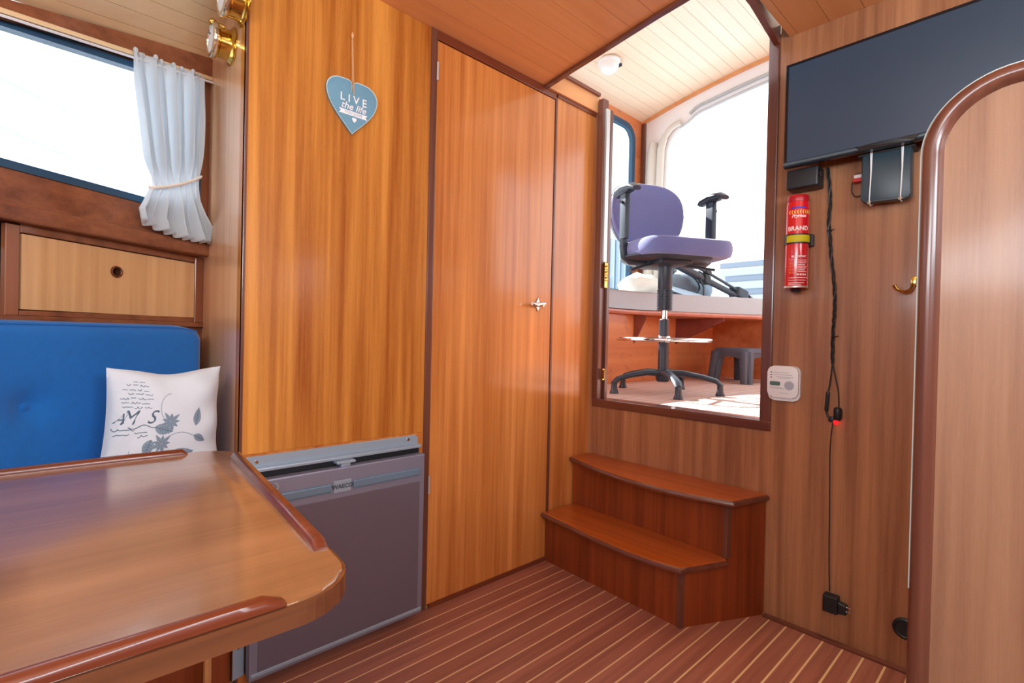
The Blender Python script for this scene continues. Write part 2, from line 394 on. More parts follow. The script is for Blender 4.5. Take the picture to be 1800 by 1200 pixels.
# ================================================================== SETTING
YH, XW, ZC = 1.414, 1.798, 1.938          # port wall, aft wall, saloon ceiling
e33 = V(math.cos(math.radians(33)), math.sin(math.radians(33)), 0); n33 = V(math.sin(math.radians(33)), -math.cos(math.radians(33)), 0)
e30 = V(math.cos(math.radians(30)), math.sin(math.radians(30)), 0); n30 = V(math.sin(math.radians(30)), -math.cos(math.radians(30)), 0)
A30 = V(.368, 1.790, 0); A33 = V(.368, 1.842, 0)
UP = V(0, 0, 1)
def h30(s, z, o=0.0): return A30 + e30*s + n30*o + UP*z       # o > 0 : towards the cabin
def E30(o): return (0.0040 - o*0.5)/math.cos(math.radians(30))
def E33(o): return (0.0040 - o*math.sin(math.radians(33)))/math.cos(math.radians(33))
def h33(s, z, o=0.0): return A33 + e33*s + n33*o + UP*z

# floor: cream caulk slab with proud teak planks
fl = struct('floor', B((-1.3, -1.4, -0.05), (1.80, 1.92, -0.0015)), M_CAULK)
planks(fl, W_FLOOR, [(-1.29, -0.30), (1.787, -0.30), (1.787, 1.352), (-1.29, 1.352)], 0.0525, 0.0062, 1.352-0.0525*60, lambda x, y: V(x, y, -0.0016), V(0, 0, 0.0016))
bm = NB(); box(bm, (-0.02, 1.355, -0.0016), (1.787, 1.412, 0.0)); obj('edge_plank', bm, W_FLOOR, fl)
bm = NB(); box(bm, (1.775, -0.9, 0), (1.797, 0.64, 0.006)); struct('baseboard_aft', bm, W_TRIM_Y)
bm = NB(); box(bm, (0.955, 1.405, 0), (1.54, 1.4135, 0.014)); struct('baseboard_port', bm, W_TRIM_X)

# saloon ceiling
HEDGE = [(1.457, 1.414), (1.432, 1.257), (1.411, 1.107), (1.392, 0.976), (1.375, 0.86), (1.362, 0.74), (1.352, 0.61)]
RE = [(1.352, 0.61), (1.52, 0.612), (1.798, 0.638)]
def facet_y(x): return 1.233 + 1.443*(x-0.373)
ce = struct('ceiling', B((-1.30, -1.42, ZC+0.0025), (1.352, 1.414, ZC+0.04)), M_SEAM)
bm = NB(); extrude(bm, [V(x, y, ZC+0.0025) for x, y in HEDGE+[(1.3, 0.61), (1.3, 1.414)]], V(0, 0, 0.037)); obj('panel_edge', bm, M_SEAM, ce)
bm = NB(); box(bm, (1.30, -1.42, ZC+0.0025), (1.84, 0.61, ZC+0.04)); obj('panel_aft', bm, M_SEAM, ce)
polyA = [(-1.3, 0.611), (1.352, 0.611)] + HEDGE[::-1][1:] + [(0.4985, 1.414), (facet := -0.0588, 0.61)]
polyA = [(-1.3, 0.611), (-0.0588, 0.611), (0.4985, 1.4135), (1.457, 1.4135)] + HEDGE[1:]
polyA = [(-0.0588, 0.611), (0.4985, 1.4135), (1.457, 1.4135)] + HEDGE[1:]
planks(ce, W_CEIL, polyA, 0.092, 0.0014, 1.414-0.092*12, lambda x, y: V(x, y, ZC), V(0, 0, 0.003))
planks(ce, W_CEIL, [(-1.25, -1.4), (1.797, -1.4), (1.797, 0.609), (-0.06, 0.609), (-1.25, -1.0)], 0.092, 0.0014, 1.414-0.092*40, lambda x, y: V(x, y, ZC), V(0, 0, 0.003))
# sloping hull-side ceiling of narrow pale boards
P1, P2 = V(-.06, 1.543, 1.624), V(.373, 1.793, 1.750)
c1 = (P2-P1).normalized(); P3 = V(.368, 1.552, 1.831); nn = c1.cross(P3-P1).normalized()
if nn.z > 0: nn = -nn
c2 = nn.cross(c1).normalized()
if c2.z < 0: c2 = -c2
def fc(a, b): return P2 + c1*a + c2*b
# partition limit x<=0.367 and flat ceiling limit z<=1.938
poly = [(-2.2, 0.0), (0.3, 0.0), (0.3, 1.2), (-2.2, 1.2)]
lim = (0.367-P2.x)
# 2D half planes: x: P2.x + c1.x*a + c2.x*b <= .367
ln = math.hypot(c1.x, c2.x); poly = clip(poly, (lim*c1.x/ln**2, lim*c2.x/ln**2), (-c1.x, -c2.x))
lz = ZC-P2.z; ln = math.hypot(c1.z, c2.z); poly = clip(poly, (lz*c1.z/ln**2, lz*c2.z/ln**2), (-c1.z, -c2.z))
bm = NB(); extrude(bm, [fc(*p)-nn*0.002 for p in poly], -nn*0.02); cs = struct('ceiling_slope', bm, M_SEAM_L)
planks(cs, W_CEIL_L, poly, 0.047, 0.0016, -0.01, lambda a, b: fc(a, b), -nn*0.0022)
# hatch trims in the ceiling opening
bm = NB()
outer = [V(x, y, 0) for x, y in HEDGE]
for a, b in zip(outer, outer[1:]):
    d = (b-a).normalized(); nrm = V(-d.y, d.x, 0) if V(-d.y, d.x, 0).x > 0 else V(d.y, -d.x, 0)
    extrude(bm, [a+UP*1.926, b+UP*1.926, b+nrm*0.018+UP*1.926, a+nrm*0.018+UP*1.926], UP*0.085)
struct('trim_1', bm, W_TRIM_Y, smooth=True)
bm = NB(); r3 = [V(x, y, 0) for x, y in RE]
for a, b in zip(r3, r3[1:]):
    extrude(bm, [a+UP*1.924, b+UP*1.924, b+V(0, 0.018, 0)+UP*1.924, a+V(0, 0.018, 0)+UP*1.924], UP*0.085)
struct('trim_2', bm, W_TRIM_X)
# fascia board above the port panel, its cap
struct('trim_3', B((1.46, 1.398, 1.932), (1.80, 1.416, 2.006)), W_CEIL)
struct('trim_4', B((1.455, 1.385, 2.002), (1.80, 1.418, 2.016), 0.003), W_TRIM_X)

# port wall: heart panel, upright, door, panel
wp = struct('wall_port', B((0.366, YH+0.012, 0), (1.86, YH+0.04, 1.99)), W_PANEL)
obj('panel', B((0.372, YH, 0.60), (0.922, YH+0.014, ZC)), W_PANEL, wp)
obj('panel', B((0.372, YH, 0.0), (0.922, YH+0.014, 0.5995)), W_DOOR, wp)
obj('corner_edge', B((0.3665, YH-0.002, 0), (0.3735, YH+0.014, ZC), 0.0015), W_TRIM_Z, wp)
obj('upright', B((0.922, YH-0.006, 0), (0.944, YH+0.014, ZC), 0.002), W_TRIM_Z, wp)
obj('head_rail', B((0.944, YH-0.006, 1.906), (1.534, YH+0.014, ZC), 0.002), W_TRIM_X, wp)
obj('slim_upright', B((1.530, YH-0.006, 0), (1.541, YH+0.014, 1.915), 0.002), W_TRIM_Z, wp)
obj('panel', B((1.541, YH, 0), (1.80, YH+0.014, 1.93)), W_DOOR, wp)
obj('head_rail', B((1.541, YH-0.008, 1.918), (1.80, YH+0.014, 1.934), 0.002), W_TRIM_X, wp)
dr = thing('door_1', (1.234, YH, 0), None, None); dr['kind'] = 'structure'; dr['label'] = 'flush varnished door in the port wall with chrome lever handle'
obj('door_leaf', B((0.947, YH-0.003, 0.014), (1.528, YH+0.0118, 1.903), 0.0015), W_DOOR, dr)
for z in (1.80, 0.42):
    bm = NB(); tube(bm, [V(0.9455, YH-0.007, z-0.03), V(0.9455, YH-0.007, z+0.03)], 0.0035, 8)
    obj('hinge', bm, M_STEEL, dr, smooth=True)
hd = NB(); hx, hz = 1.4495, 1.054
extrude(hd, [V(hx+0.019, YH-0.0035, hz), V(hx+0.006, YH-0.0035, hz+0.012), V(hx, YH-0.0035, hz+0.030), V(hx-0.006, YH-0.0035, hz+0.012), V(hx-0.016, YH-0.0035, hz), V(hx-0.006, YH-0.0035, hz-0.012), V(hx, YH-0.0035, hz-0.030), V(hx+0.006, YH-0.0035, hz-0.012)], V(0, -0.004, 0), 0.001, 1)
lathe(hd, [(0.011, 0), (0.010, 0.010), (0.008, 0.020), (0.010, 0.026), (0.009, 0.032), (0.0, 0.034)], (hx, YH-0.006, hz), (0, -1, 0), 16)
hp = obj('handle_plate', hd, M_CHROME, dr, smooth=True)
bm = NB(); tube(bm, [V(hx+0.012, YH-0.034, hz+0.004), V(hx-0.01, YH-0.036, hz+0.002), V(hx-0.035, YH-0.036, hz-0.003), V(hx-0.060, YH-0.034, hz-0.001)], [0.006, 0.0065, 0.008, 0.0065], 12)
obj('lever', bm, M_CHROME, hp, smooth=True)
for s in (-1, 1):
    bm = NB(); lathe(bm, [(0.0022, 0), (0.0022, 0.001), (0, 0.0015)], (hx, YH-0.0075, hz+s*0.021), (0, -1, 0), 8); obj('screw', bm, M_STEEL, hp)

# settee-side partition (varnished, end of the locker)
struct('wall_partition', B((0.3665, YH+0.001, 0), (0.378, 1.93, ZC)), W_PART)

# aft wall with companionway opening   Y .656..1.36, z .656..1.965
wa = struct('wall_aft', B((XW, 0.637, 0), (XW+0.03, YH+0.012, 0.622)), W_AFT)
obj('panel', B((XW, -1.42, 0), (XW+0.03, 0.637, 1.99)), W_AFT, wa)
obj('panel', B((XW, 1.389, 0.622), (XW+0.03, YH+0.012, 1.93)), W_AFT, wa)
obj('opening_sill', B((XW-0.008, 0.637, 0.622), (XW+0.075, 1.389, 0.656), 0.003), W_TRIM_Y, wa)
obj('opening_jamb', B((XW-0.008, 0.637, 0.655), (XW+0.06, 0.672, 1.962), 0.004), W_TRIM_Z, wa)
obj('opening_jamb', B((XW-0.008, 1.362, 0.655), (XW+0.03, 1.392, 1.985), 0.004), W_TRIM_Z, wa)
obj('sealing_strip', B((XW+0.004, 1.352, 1.262), (XW+0.030, 1.364, 1.94), 0.002), M_STEEL, wa, label='pale metal strip along the left jamb')
obj('stop_bead', B((XW+0.030, 1.350, 0.657), (XW+0.050, 1.39, 1.94), 0.002), W_TRIM_Z, wa)
bm = NB()
for z in (1.19, 1.215, 1.24): lathe(bm, [(0.006, 0), (0.0065, 0.004), (0.0065, 0.014), (0.005, 0.018)], (XW+0.022, 1.347, z-0.01), (0, 0, 1), 10)
box(bm, (XW+0.012, 1.349, 1.15), (XW+0.032, 1.352, 1.26)); obj('hinge', bm, M_BRASS, wa, smooth=True)
bm = NB(); box(bm, (XW+0.012, 1.349, 0.74), (XW+0.026, 1.352, 0.79)); lathe(bm, [(0.005, 0), (0.005, 0.04)], (XW+0.02, 1.347, 0.745), (0, 0, 1), 10); obj('hinge', bm, M_BRASS, wa, smooth=True)

# unseen far sides of the saloon: starboard and forward walls with windows
ws = struct('wall_starboard', B((-1.3, -1.45, 0), (1.83, -1.42, 1.15)), W_AFT)
obj('panel', B((-1.3, -1.45, 1.65), (1.83, -1.42, 1.97)), W_AFT, ws)
for a, b in ((-1.3, -0.9), (0.9, 1.83)): obj('panel', B((a, -1.45, 1.15), (b, -1.42, 1.65)), W_AFT, ws)
w2 = struct('window_2', B((-0.9, -1.437, 1.15), (0.9, -1.433, 1.65)), M_GLASS)
struct('wall_forward', B((-1.33, -1.45, 0), (-1.3, 1.0, 1.97)), W_PANEL)

# hull side: window wall with raked trapezoid window
def hull8(bm, a, b):
    t = bmesh.new(); A_ = [t.verts.new(p) for p in a]; B_ = [t.verts.new(p) for p in b]; n = len(a)
    t.faces.new(A_[::-1]); t.faces.new(B_)
    for i in range(n): t.faces.new((A_[i], A_[(i+1) % n], B_[(i+1) % n], B_[i]))
    bmesh.ops.recalc_face_normals(t, faces=t.faces); join(bm, t)
def gtop(s): return 1.621 + (s+0.20)*0.19           # glass top rises aft
def hq(name, sa, sb, z0a, z0b, z1a, z1b, o0, o1, m, parent=None):
    bm = NB(); sb0, sb1 = (E30(o0), E30(o1)) if sb == S1 else (sb, sb)
    hull8(bm, [h30(sa, z0a, o0), h30(sb0, z0b, o0), h30(sb0, z1b, o0), h30(sa, z1a, o0)], [h30(sa, z0a, o1), h30(sb1, z0b, o1), h30(sb1, z1b, o1), h30(sa, z1a, o1)])
    return struct(name, bm, m, parent)
S0, S1 = -2.0, -0.003
wh = hq('wall_hull', S0, S1, 1.150, 1.150, 1.262, 1.262, -0.03, -0.004, W_HULL)
GL, GR = -1.35, -0.045
hq('post', GR+0.012, S1, 1.262, 1.262, 1.76, 1.76, -0.03, -0.002, W_HULL_Z, wh)
hq('post', S0, GL, 1.262, 1.262, 1.42, 1.62, -0.03, -0.002, W_HULL_Z, wh)
bt = lambda s: 1.688 + (s+0.02)*0.215; tp = lambda s: 1.752+s*0.290
bm = NB(); extrude(bm, [h30(S0, bt(S0), -0.03), h30(S1, bt(S1), -0.03), h30(S1, tp(S1)+0.01, -0.03), h30(S0, tp(S0)+0.01, -0.03)], n30*0.045, 0.004)
obj('head_beam', bm, W_HULL, wh)
bm = NB(); extrude(bm, [h30(S0, bt(S0)-0.004, 0.0), h30(S1, bt(S1)-0.004, 0.0), h30(S1, bt(S1)+0.008, 0.0), h30(S0, bt(S0)+0.008, 0.0)], n30*0.019, 0.002)
obj('light_bead', bm, W_CEIL_L, wh, label='pale bead under the head beam')
hq('panel', S0, S1, gtop(S0)+0.012, gtop(S1)+0.012, bt(S0), bt(S1), -0.03, -0.012, W_HULL, wh)
# window: gasket frame and pane
win = thing('window_1', h30(-0.7, 1.262), None, None); win['kind'] = 'structure'
oq = [(GL, 1.258), (GR+0.012, 1.262), (GR+0.012, gtop(GR)+0.016), (GL, gtop(GL)+0.016)]
iq = [(GL+0.02, 1.276), (GR-0.008, 1.280), (GR-0.008, gtop(GR)-0.004), (GL+0.02, gtop(GL)-0.004)]
bm = NB()
for i in range(4):
    a, b, c, d = oq[i], oq[(i+1) % 4], iq[(i+1) % 4], iq[i]
    extrude(bm, [h30(*a, -0.028), h30(*b, -0.028), h30(*c, -0.028), h30(*d, -0.028)], n30*0.030)
obj('window_frame', bm, M_BLUEFRAME, win)
bm = NB(); extrude(bm, [h30(*p, -0.02) for p in iq], n30*0.004); obj('pane', bm, M_GLASS, win)
# sill shelf
bm = NB(); extrude(bm, [h30(S0, 1.146, -0.06), h30(S1+0.004, 1.150, -0.06), h30(S1+0.004, 1.187, -0.06), h30(S0, 1.184, -0.06)], n30*0.072, 0.004); 
struct('trim_5', bm, W_HULL)
# lower hull side behind settee + port end
bm = NB(); extrude(bm, [h33(-2.0, 0, -0.03), h33(E33(-0.03), 0, -0.03), h33(E33(-0.03), 0.94, -0.03), h33(-2.0, 0.94, -0.03)], n33*0.02); struct('wall_hull_lower', bm, W_HULL)
bm = NB(); extrude(bm, [h33(-2.0, 0.90, -0.16), h33(E33(-0.16), 0.90, -0.16), h33(E33(-0.16), 1.20, -0.16), h33(-2.0, 1.20, -0.16)], n33*0.02); extrude(bm, [h33(-2.0, 0.90, -0.16), h33(E33(-0.16), 0.90, -0.16), h33(E33(-0.025), 0.90, -0.025), h33(-2.0, 0.90, -0.025)], UP*0.035); extrude(bm, [h33(-2.0, 1.152, -0.16), h33(E33(-0.16), 1.152, -0.16), h33(E33(-0.02), 1.152, -0.02), h33(-2.0, 1.152, -0.02)], UP*0.02); struct('locker_light_stop', bm, M_DARK)  # dark box added behind the locker front to stop light leaking through gaps

# ------------------------------------------------------------------ wheelhouse
ZF = 0.645
def zc(y): return 2.785 - 0.17*((y-0.8)/1.4)**2
wf = struct('floor_wheelhouse', B((XW+0.02, -0.6, ZF-0.06), (4.0, 1.87, ZF-0.0015)), M_CAULK_D)
planks(wf, W_WHF, [(XW+0.076, -0.6), (3.95, -0.6), (3.95, 1.85), (XW+0.076, 1.85)], 0.045, 0.005, -0.6, lambda x, y: V(x, y, ZF-0.0015), V(0, 0, 0.0015))
# cambered ceiling of pale boards
cw = None
bm = NB()
for i in range(14):
    ya = -0.62+i*2.82/14; yb = ya+2.82/14
    extrude(bm, [V(1.25, ya, zc(ya)+0.003), V(1.25, yb, zc(yb)+0.003), V(1.25, yb, zc(yb)+0.03), V(1.25, ya, zc(ya)+0.03)], V(2.15, 0, 0))
cw = struct('ceiling_wheelhouse', bm, M_SEAM_L)
y = 2.2; k = 0
while y > -0.6:
    ya, yb = y-0.072, y
    bm = NB(); extrude(bm, [V(1.3, ya+0.001, zc(ya)), V(1.3, yb-0.001, zc(yb)), V(1.3, yb-0.001, zc(yb)+0.004), V(1.3, ya+0.001, zc(ya)+0.004)], V(2.1, 0, 0))
    obj('plank', bm, W_CEIL_W, cw); y -= 0.072
# port side of wheelhouse: lower wall, ledge, window wall
ww = struct('wall_wheelhouse_port', B((XW+0.03, 1.86, ZF-0.06), (4.0, 1.885, 1.083)), W_WH)
obj('ledge', B((XW+0.03, 1.885, 1.05), (3.42, 2.24, 1.083)), W_WH, ww)
# window wall at y=2.2 with rounded opening x 2.3..3.24, z 1.29..2.555
def rrect(x0, x1, z0, z1, r, n=6):
    pts = []
    for cx, cz, a0 in ((x1-r, z1-r, 0), (x0+r, z1-r, PI/2), (x0+r, z0+r, PI), (x1-r, z0+r, 3*PI/2)):
        for k in range(n+1):
            a = a0+PI/2*k/n; pts.append((cx+r*math.cos(a), cz+r*math.sin(a)))
    return pts
def ring(bm, outer, inner, to3, d):
    """solid plate between two matched loops"""
    n = len(outer); d = Vector(d); t = bmesh.new()
    oa = [t.verts.new(to3(*p)) for p in outer]; ia = [t.verts.new(to3(*p)) for p in inner]
    ob = [t.verts.new(Vector(to3(*p))+d) for p in outer]; ib = [t.verts.new(Vector(to3(*p))+d) for p in inner]
    for i in range(n):
        j = (i+1) % n
        t.faces.new((oa[i], oa[j], ia[j], ia[i])); t.faces.new((ob[i], ib[i], ib[j], ob[j]))
        t.faces.new((oa[i], ob[i], ob[j], oa[j])); t.faces.new((ia[i], ia[j], ib[j], ib[i]))
    bmesh.ops.recalc_face_normals(t, faces=t.faces); join(bm, t)
def to_square(inner, x0, x1, z0, z1, n=6):
    out = []; cs_ = [(x1, z1), (x0, z1), (x0, z0), (x1, z0)]
    for c in cs_: out += [c]*(n+1)
    return out
inn = rrect(1.98, 3.262, 1.27, 2.535, 0.11); o_ = []
# project the inner loop outwards on the rectangular panel
def outward(inner, x0, x1, z0, z1):
    cx, cz = (x0+x1)/2, (z0+z1)/2; res = []
    for x, z in inner:
        dx, dz = x-cx, z-cz
        s = min((x1-cx)/abs(dx) if dx else 9e9, (z1-cz)/abs(dz) if dz else 9e9)
        res.append((cx+dx*s, cz+dz*s))
    return res
wi = rrect(1.98, 3.262, 1.27, 2.535, 0.11)
bm = NB(); ring(bm, outward(wi, 1.86, 3.42, 1.05, 2.64), wi, lambda x, z: V(x, 2.2, z), V(0, 0.03, 0))
box(bm, (1.25, 2.2, 2.0), (1.86, 2.23, 2.64)); box(bm, (1.83, 2.2, 1.05), (1.86, 2.23, 2.0))
obj('window_wall', bm, W_WH, ww)
w3 = thing('window_3', (2.78, 2.2, 1.27), None, None); w3['kind'] = 'structure'
wo_ = rrect(1.965, 3.277, 1.255, 2.55, 0.12); wi2 = rrect(2.005, 3.237, 1.295, 2.51, 0.09)
bm = NB(); ring(bm, wo_, wi2, lambda x, z: V(x, 2.185, z), V(0, 0.03, 0)); obj('window_frame', bm, M_BLUEFRAME, w3)
bm = NB(); extrude(bm, [V(x, 2.21, z) for x, z in wi2], V(0, 0.004, 0)); obj('pane', bm, M_GLASS, w3)
# trims at aft corner
struct('trim_6', B((3.375, 2.17, 1.25), (3.40, 2.2, 2.60), 0.003), W_TRIM_Z)
bm = NB()
ys = [2.2-2.8*i/20 for i in range(21)]
for a, b in zip(ys, ys[1:]):
    extrude(bm, [V(3.375, a, zc(a)-0.018), V(3.375, b, zc(b)-0.018), V(3.375, b, zc(b)+0.004), V(3.375, a, zc(a)+0.004)], V(0.025, 0, 0))
struct('trim_7', bm, W_CEIL)
# aft frame: white with large rounded opening, cream rolled canvas
def zo(y): return zc(y)-0.165
oL = []
yl, yr = 1.985, -0.5
inner = [(yl, 1.2), (yl, 2.25), (yl-0.004, 2.38), (yl-0.022, 2.425), (yl-0.06, 2.462), (yl-0.12, 2.49)]
inner += [(y_, zo(y_)-0.01*0) for y_ in (1.75, 1.65, 1.5, 1.35, 1.2, 1.0, 0.8, 0.5, 0.2, -0.1, -0.35)]
inner += [(yr, 2.3), (yr, 1.2)]
def cat2(p, n=4): return [tuple(q) for q in smooth2([Vector((a, b)) for a, b in p], n)]
def smooth2(P, n):
    out = []
    for i in range(len(P)-1):
        a, b, c, d = P[max(i-1, 0)], P[i], P[i+1], P[min(i+2, len(P)-1)]
        for k in range(n):
            t = k/n; out.append(0.5*((2*b)+(-a+c)*t+(2*a-5*b+4*c-d)*t*t+(-a+3*b-3*c+d)*t*t*t))
    out.append(P[-1]); return out
inner = [(yl, 1.2), (yl, 2.20), (yl-0.004, 2.33), (yl-0.03, 2.415), (yl-0.085, 2.468), (yl-0.16, 2.500)] + inner[6:]
inner = inner[:1]+cat2(inner[1:17])+inner[17:]
outerp = [(2.2, 1.2), (2.2, 2.25), (2.2, 2.4), (2.2, 2.5), (2.2, zc(2.2)), (2.1, zc(2.1))] + [(y_, zc(y_)) for y_ in (1.8, 1.65, 1.5, 1.35, 1.2, 1.0, 0.8, 0.5, 0.2, -0.1, -0.4)] + [(-0.6, 2.5), (-0.6, 1.2)]
outerp = outerp[:1]+cat2(outerp[1:17])+outerp[17:]
print('LEN', len(inner), len(outerp))
bm = NB()
for i in range(len(inner)-1):
    extrude(bm, [V(3.40, *outerp[i]), V(3.40, *outerp[i+1]), V(3.40, *inner[i+1]), V(3.40, *inner[i])], V(0.04, 0, 0))
wA = struct('wall_wheelhouse_aft', bm, M_WFRAME)
struct('wall_cockpit', B((3.95, -0.6, ZF-0.06), (4.0, 1.885, 1.0848)), W_WH)
bm = NB(); tube(bm, [V(3.392, y_, z_+0.012) for y_, z_ in inner[14:62]], 0.006, 8); obj('grey_rail', bm, M_GREYBAR, wA, smooth=True)
bm = NB(); tube(bm, [V(3.388, y_, z_+0.055) for y_, z_ in inner[18:62]], 0.010, 8); obj('grey_rail', bm, M_GREYBAR, wA, smooth=True)
# starboard side of wheelhouse (unseen, lets the sun in) and windscreen posts
wst = struct('wall_wheelhouse_starboard', B((XW, -0.64, 0.6), (4.0, -0.60, 1.35)), W_WH)
obj('header', B((1.25, -0.64, 2.42), (3.44, -0.60, 2.65)), W_WH, wst)
obj('post', B((1.25, -0.64, 1.97), (1.40, -0.60, 2.42)), W_WH, wst)
struct('window_4', B((1.40, -0.625, 1.35), (3.44, -0.615, 2.42)), M_GLASS)
bm = NB(); box(bm, (1.25, -0.6, 2.50), (1.30, 2.2, 2.60)); box(bm, (1.25, -0.6, 1.98), (1.30, 2.2, 2.05)); box(bm, (1.25, 0.75, 2.05), (1.30, 0.82, 2.50))
struct('window_5', bm, W_WH)
struct('deck_side', B((1.25, 1.416, 1.985), (XW+0.04, 2.2, 2.0)), W_WH)
struct('deck_starboard', B((1.25, -0.64, ZC+0.045), (XW+0.04, 0.61, 2.0)), W_WH)
# bench running round the port quarter, with knees
edge = [(1.83, 1.842), (2.62, 1.838), (2.80, 1.800), (3.02, 1.70), (3.30, 1.56), (3.60, 1.405), (3.90, 1.27)]
bp_ = edge + [(4.2, 1.15), (4.2, 2.16), (3.43, 2.16), (1.83, 2.16)]
bn = thing('bench', (3.0, 2.0, ZF), 'varnished wooden corner bench with triangular knees behind the swivel chair', 'bench')
bm = NB(); extrude(bm, [V(x, y, 1.085) for x, y in bp_], V(0, 0, 0.026), 0.004); obj('seat_board', bm, W_WH, bn)
bm = NB(); t_ = [V(x, y, 0) for x, y in edge]
tube(bm, [p+UP*1.098 for p in t_], 0.016, 8); obj('edge_moulding', bm, wood('bench_edge', (170, 92, 72), (200, 124, 98), 'X', 14), bn, smooth=True)
for x, y in ((2.86, 1.78), (3.40, 1.51)):
    a = V(x, y+0.01, 1.083); b = V(x-0.02, 1.862, 1.083); c = V(x-0.02, 1.862, 0.90)
    d = (b-a).normalized(); nr = V(-d.y, d.x, 0)
    bm = NB(); extrude(bm, [a, a-UP*0.02, c, b], nr*0.02); obj('knee', bm, W_WHD, bn)
bm = NB(); extrude(bm, [V(x, y+0.004, 1.116) for x, y in edge] + [V(4.2, 1.16, 1.116), V(4.2, 2.15, 1.116), V(1.84, 2.15, 1.116)], V(0, 0, 0.114), 0.014, 3)
co = obj('bench_cushion', bm, M_CUSH, smooth=True, base=(3.0, 1.8, 1.112)); tag(co, 'long grey cushion on the wooden corner bench', 'cushion')

# ================================================================== FURNITURE
# dinette table
ZT = 0.680
tb = thing('dinette_table', (-0.25, 0.80, 0), 'varnished wooden dinette table with raised fiddle rails in the left foreground', 'table')
def rounded(pts, rad, n=6):
    out = []; N = len(pts)
    for i in range(N):
        p, a, b = Vector(pts[i]), Vector(pts[i-1]), Vector(pts[(i+1) % N]); r = rad[i]
        if r <= 0: out.append(tuple(p)); continue
        u = (a-p).normalized(); v = (b-p).normalized(); ang = u.angle(v); t = r/math.tan(ang/2)
        c = p + (u+v).normalized()*(r/math.sin(ang/2)); s = p+u*t-c; e = p+v*t-c
        for k in range(n+1):
            w = s.lerp(e, k/n); out.append(tuple(c+w.normalized()*r))
    return out
tp_ = rounded([(-0.95, 1.180), (0.282, 1.142), (0.226, 0.453), (-0.95, 0.470)], [0, 0.055, 0.062, 0], 10)
bm = NB(); extrude(bm, [V(x, y, ZT-0.020) for x, y in tp_], V(0, 0, 0.020), 0.005, 3)
obj('tabletop', bm, W_TABLE, tb, smooth=30)
# apron lip: darker solid edge band round the rim
def offset_poly(pts, d):
    out = []; N = len(pts)
    for i in range(N):
        a, p, b = Vector(pts[i-1]), Vector(pts[i]), Vector(pts[(i+1) % N])
        u = (p-a).normalized() if (p-a).length > 1e-9 else Vector((0, 0)); v = (b-p).normalized() if (b-p).length > 1e-9 else u
        t = (u+v).normalized(); nrm = Vector((-t.y, t.x)); out.append(tuple(p+nrm*d))
    return out
rim_o = offset_poly(tp_, 0.0035); rim_i = offset_poly(tp_, -0.001)
bm = NB(); n_ = len(tp_)
for i in range(n_-1):
    if abs(tp_[i][0]+0.95) < 1e-6 and abs(tp_[i+1][0]+0.95) < 1e-6: continue
    extrude(bm, [V(*rim_o[i], ZT-0.022), V(*rim_o[i+1], ZT-0.022), V(*rim_i[i+1], ZT-0.022), V(*rim_i[i], ZT-0.022)], V(0, 0, 0.0205))
obj('edge_band', bm, W_TABLE_E, tb, smooth=True)
def fiddle(pts, name='fiddle_rail', w=0.016, h=0.011, ends=(1, 1)):
    """raised half-round rail that ramps down at its ends"""
    bm = NB(); t = bmesh.new(); prof = [(-0.5, 0), (-0.5, 0.45), (-0.38, 0.85), (-0.15, 1.0), (0.15, 1.0), (0.38, 0.85), (0.5, 0.45), (0.5, 0)]
    P = [Vector(p) for p in pts]; rings = []
    n = len(P)
    for i, p in enumerate(P):
        d = (P[min(i+1, n-1)]-P[max(i-1, 0)]).normalized(); nr = Vector((-d.y, d.x, 0))
        hh = h
        if ends[0] and i == 0: hh = h*0.25
        if ends[1] and i == n-1: hh = h*0.25
        rings.append([t.verts.new(V(p.x, p.y, ZT-0.0005)+nr*a*w+UP*b*hh) for a, b in prof])
    for a, b in zip(rings, rings[1:]):
        for k in range(len(prof)-1): t.faces.new((a[k], a[k+1], b[k+1], b[k]))
    t.faces.new(rings[0][::-1]); t.faces.new(rings[-1]); bmesh.ops.recalc_face_normals(t, faces=t.faces); join(bm, t)
    obj(name, bm, W_TRIM_X, tb, smooth=True)
fiddle([V(-0.95, 1.171, 0), V(0.10, 1.1415, 0), V(0.195, 1.137, 0), V(0.204, 1.1365, 0)])
fiddle([V(0.269, 1.062, 0), V(0.2685, 1.05, 0), V(0.2475, 0.80, 0), V(0.2275, 0.558, 0), V(0.2265, 0.545, 0)])
fiddle([V(-0.95, 0.477, 0), V(0.0, 0.4635, 0), V(0.120, 0.4605, 0), V(0.140, 0.4602, 0), V(0.158, 0.460, 0)])
bm = NB(); lathe(bm, [(0.13, 0), (0.13, 0.012), (0.05, 0.03), (0.038, 0.05), (0.038, 0.62), (0.07, 0.64), (0.14, 0.655), (0.14, 0.660)], (-0.35, 0.80, 0.0), (0, 0, 1), 24)
obj('pedestal', bm, M_STEEL, tb, smooth=True)

# settee: base, seat cushion, buttoned backrest
st = thing('settee', h33(-0.8, 0, 0.2), 'dark wooden settee base running along the hull behind the table', 'settee')
bm = NB(); SB = [(0.362, 1.44), (0.31, 1.44), (-1.25, 0.427), (-1.39, 0.70), (0.362, 1.832)]
extrude(bm, [V(x, y, 0) for x, y in SB], V(0, 0, 0.34)); obj('locker_box', bm, W_STEP, st)
bm = NB(); p = V(0.309, 1.434, 0); tube(bm, [p, p+UP*0.34], 0.010, 8); obj('corner_bead', bm, W_CEIL, st, smooth=True, label='paler rounded bead on the corner of the base')
bm = NB(); extrude(bm, [V(x, y, 0.342) for x, y in [(0.356, 1.45), (0.31, 1.45), (-1.22, 0.455), (-1.34, 0.72), (0.356, 1.80)]], V(0, 0, 0.11), 0.02, 3)
tag(obj('seat_cushion', bm, M_SETTEE, smooth=True, base=h33(-0.8, 0.345, 0.2)), 'blue seat cushion on the settee base under the table', 'cushion')
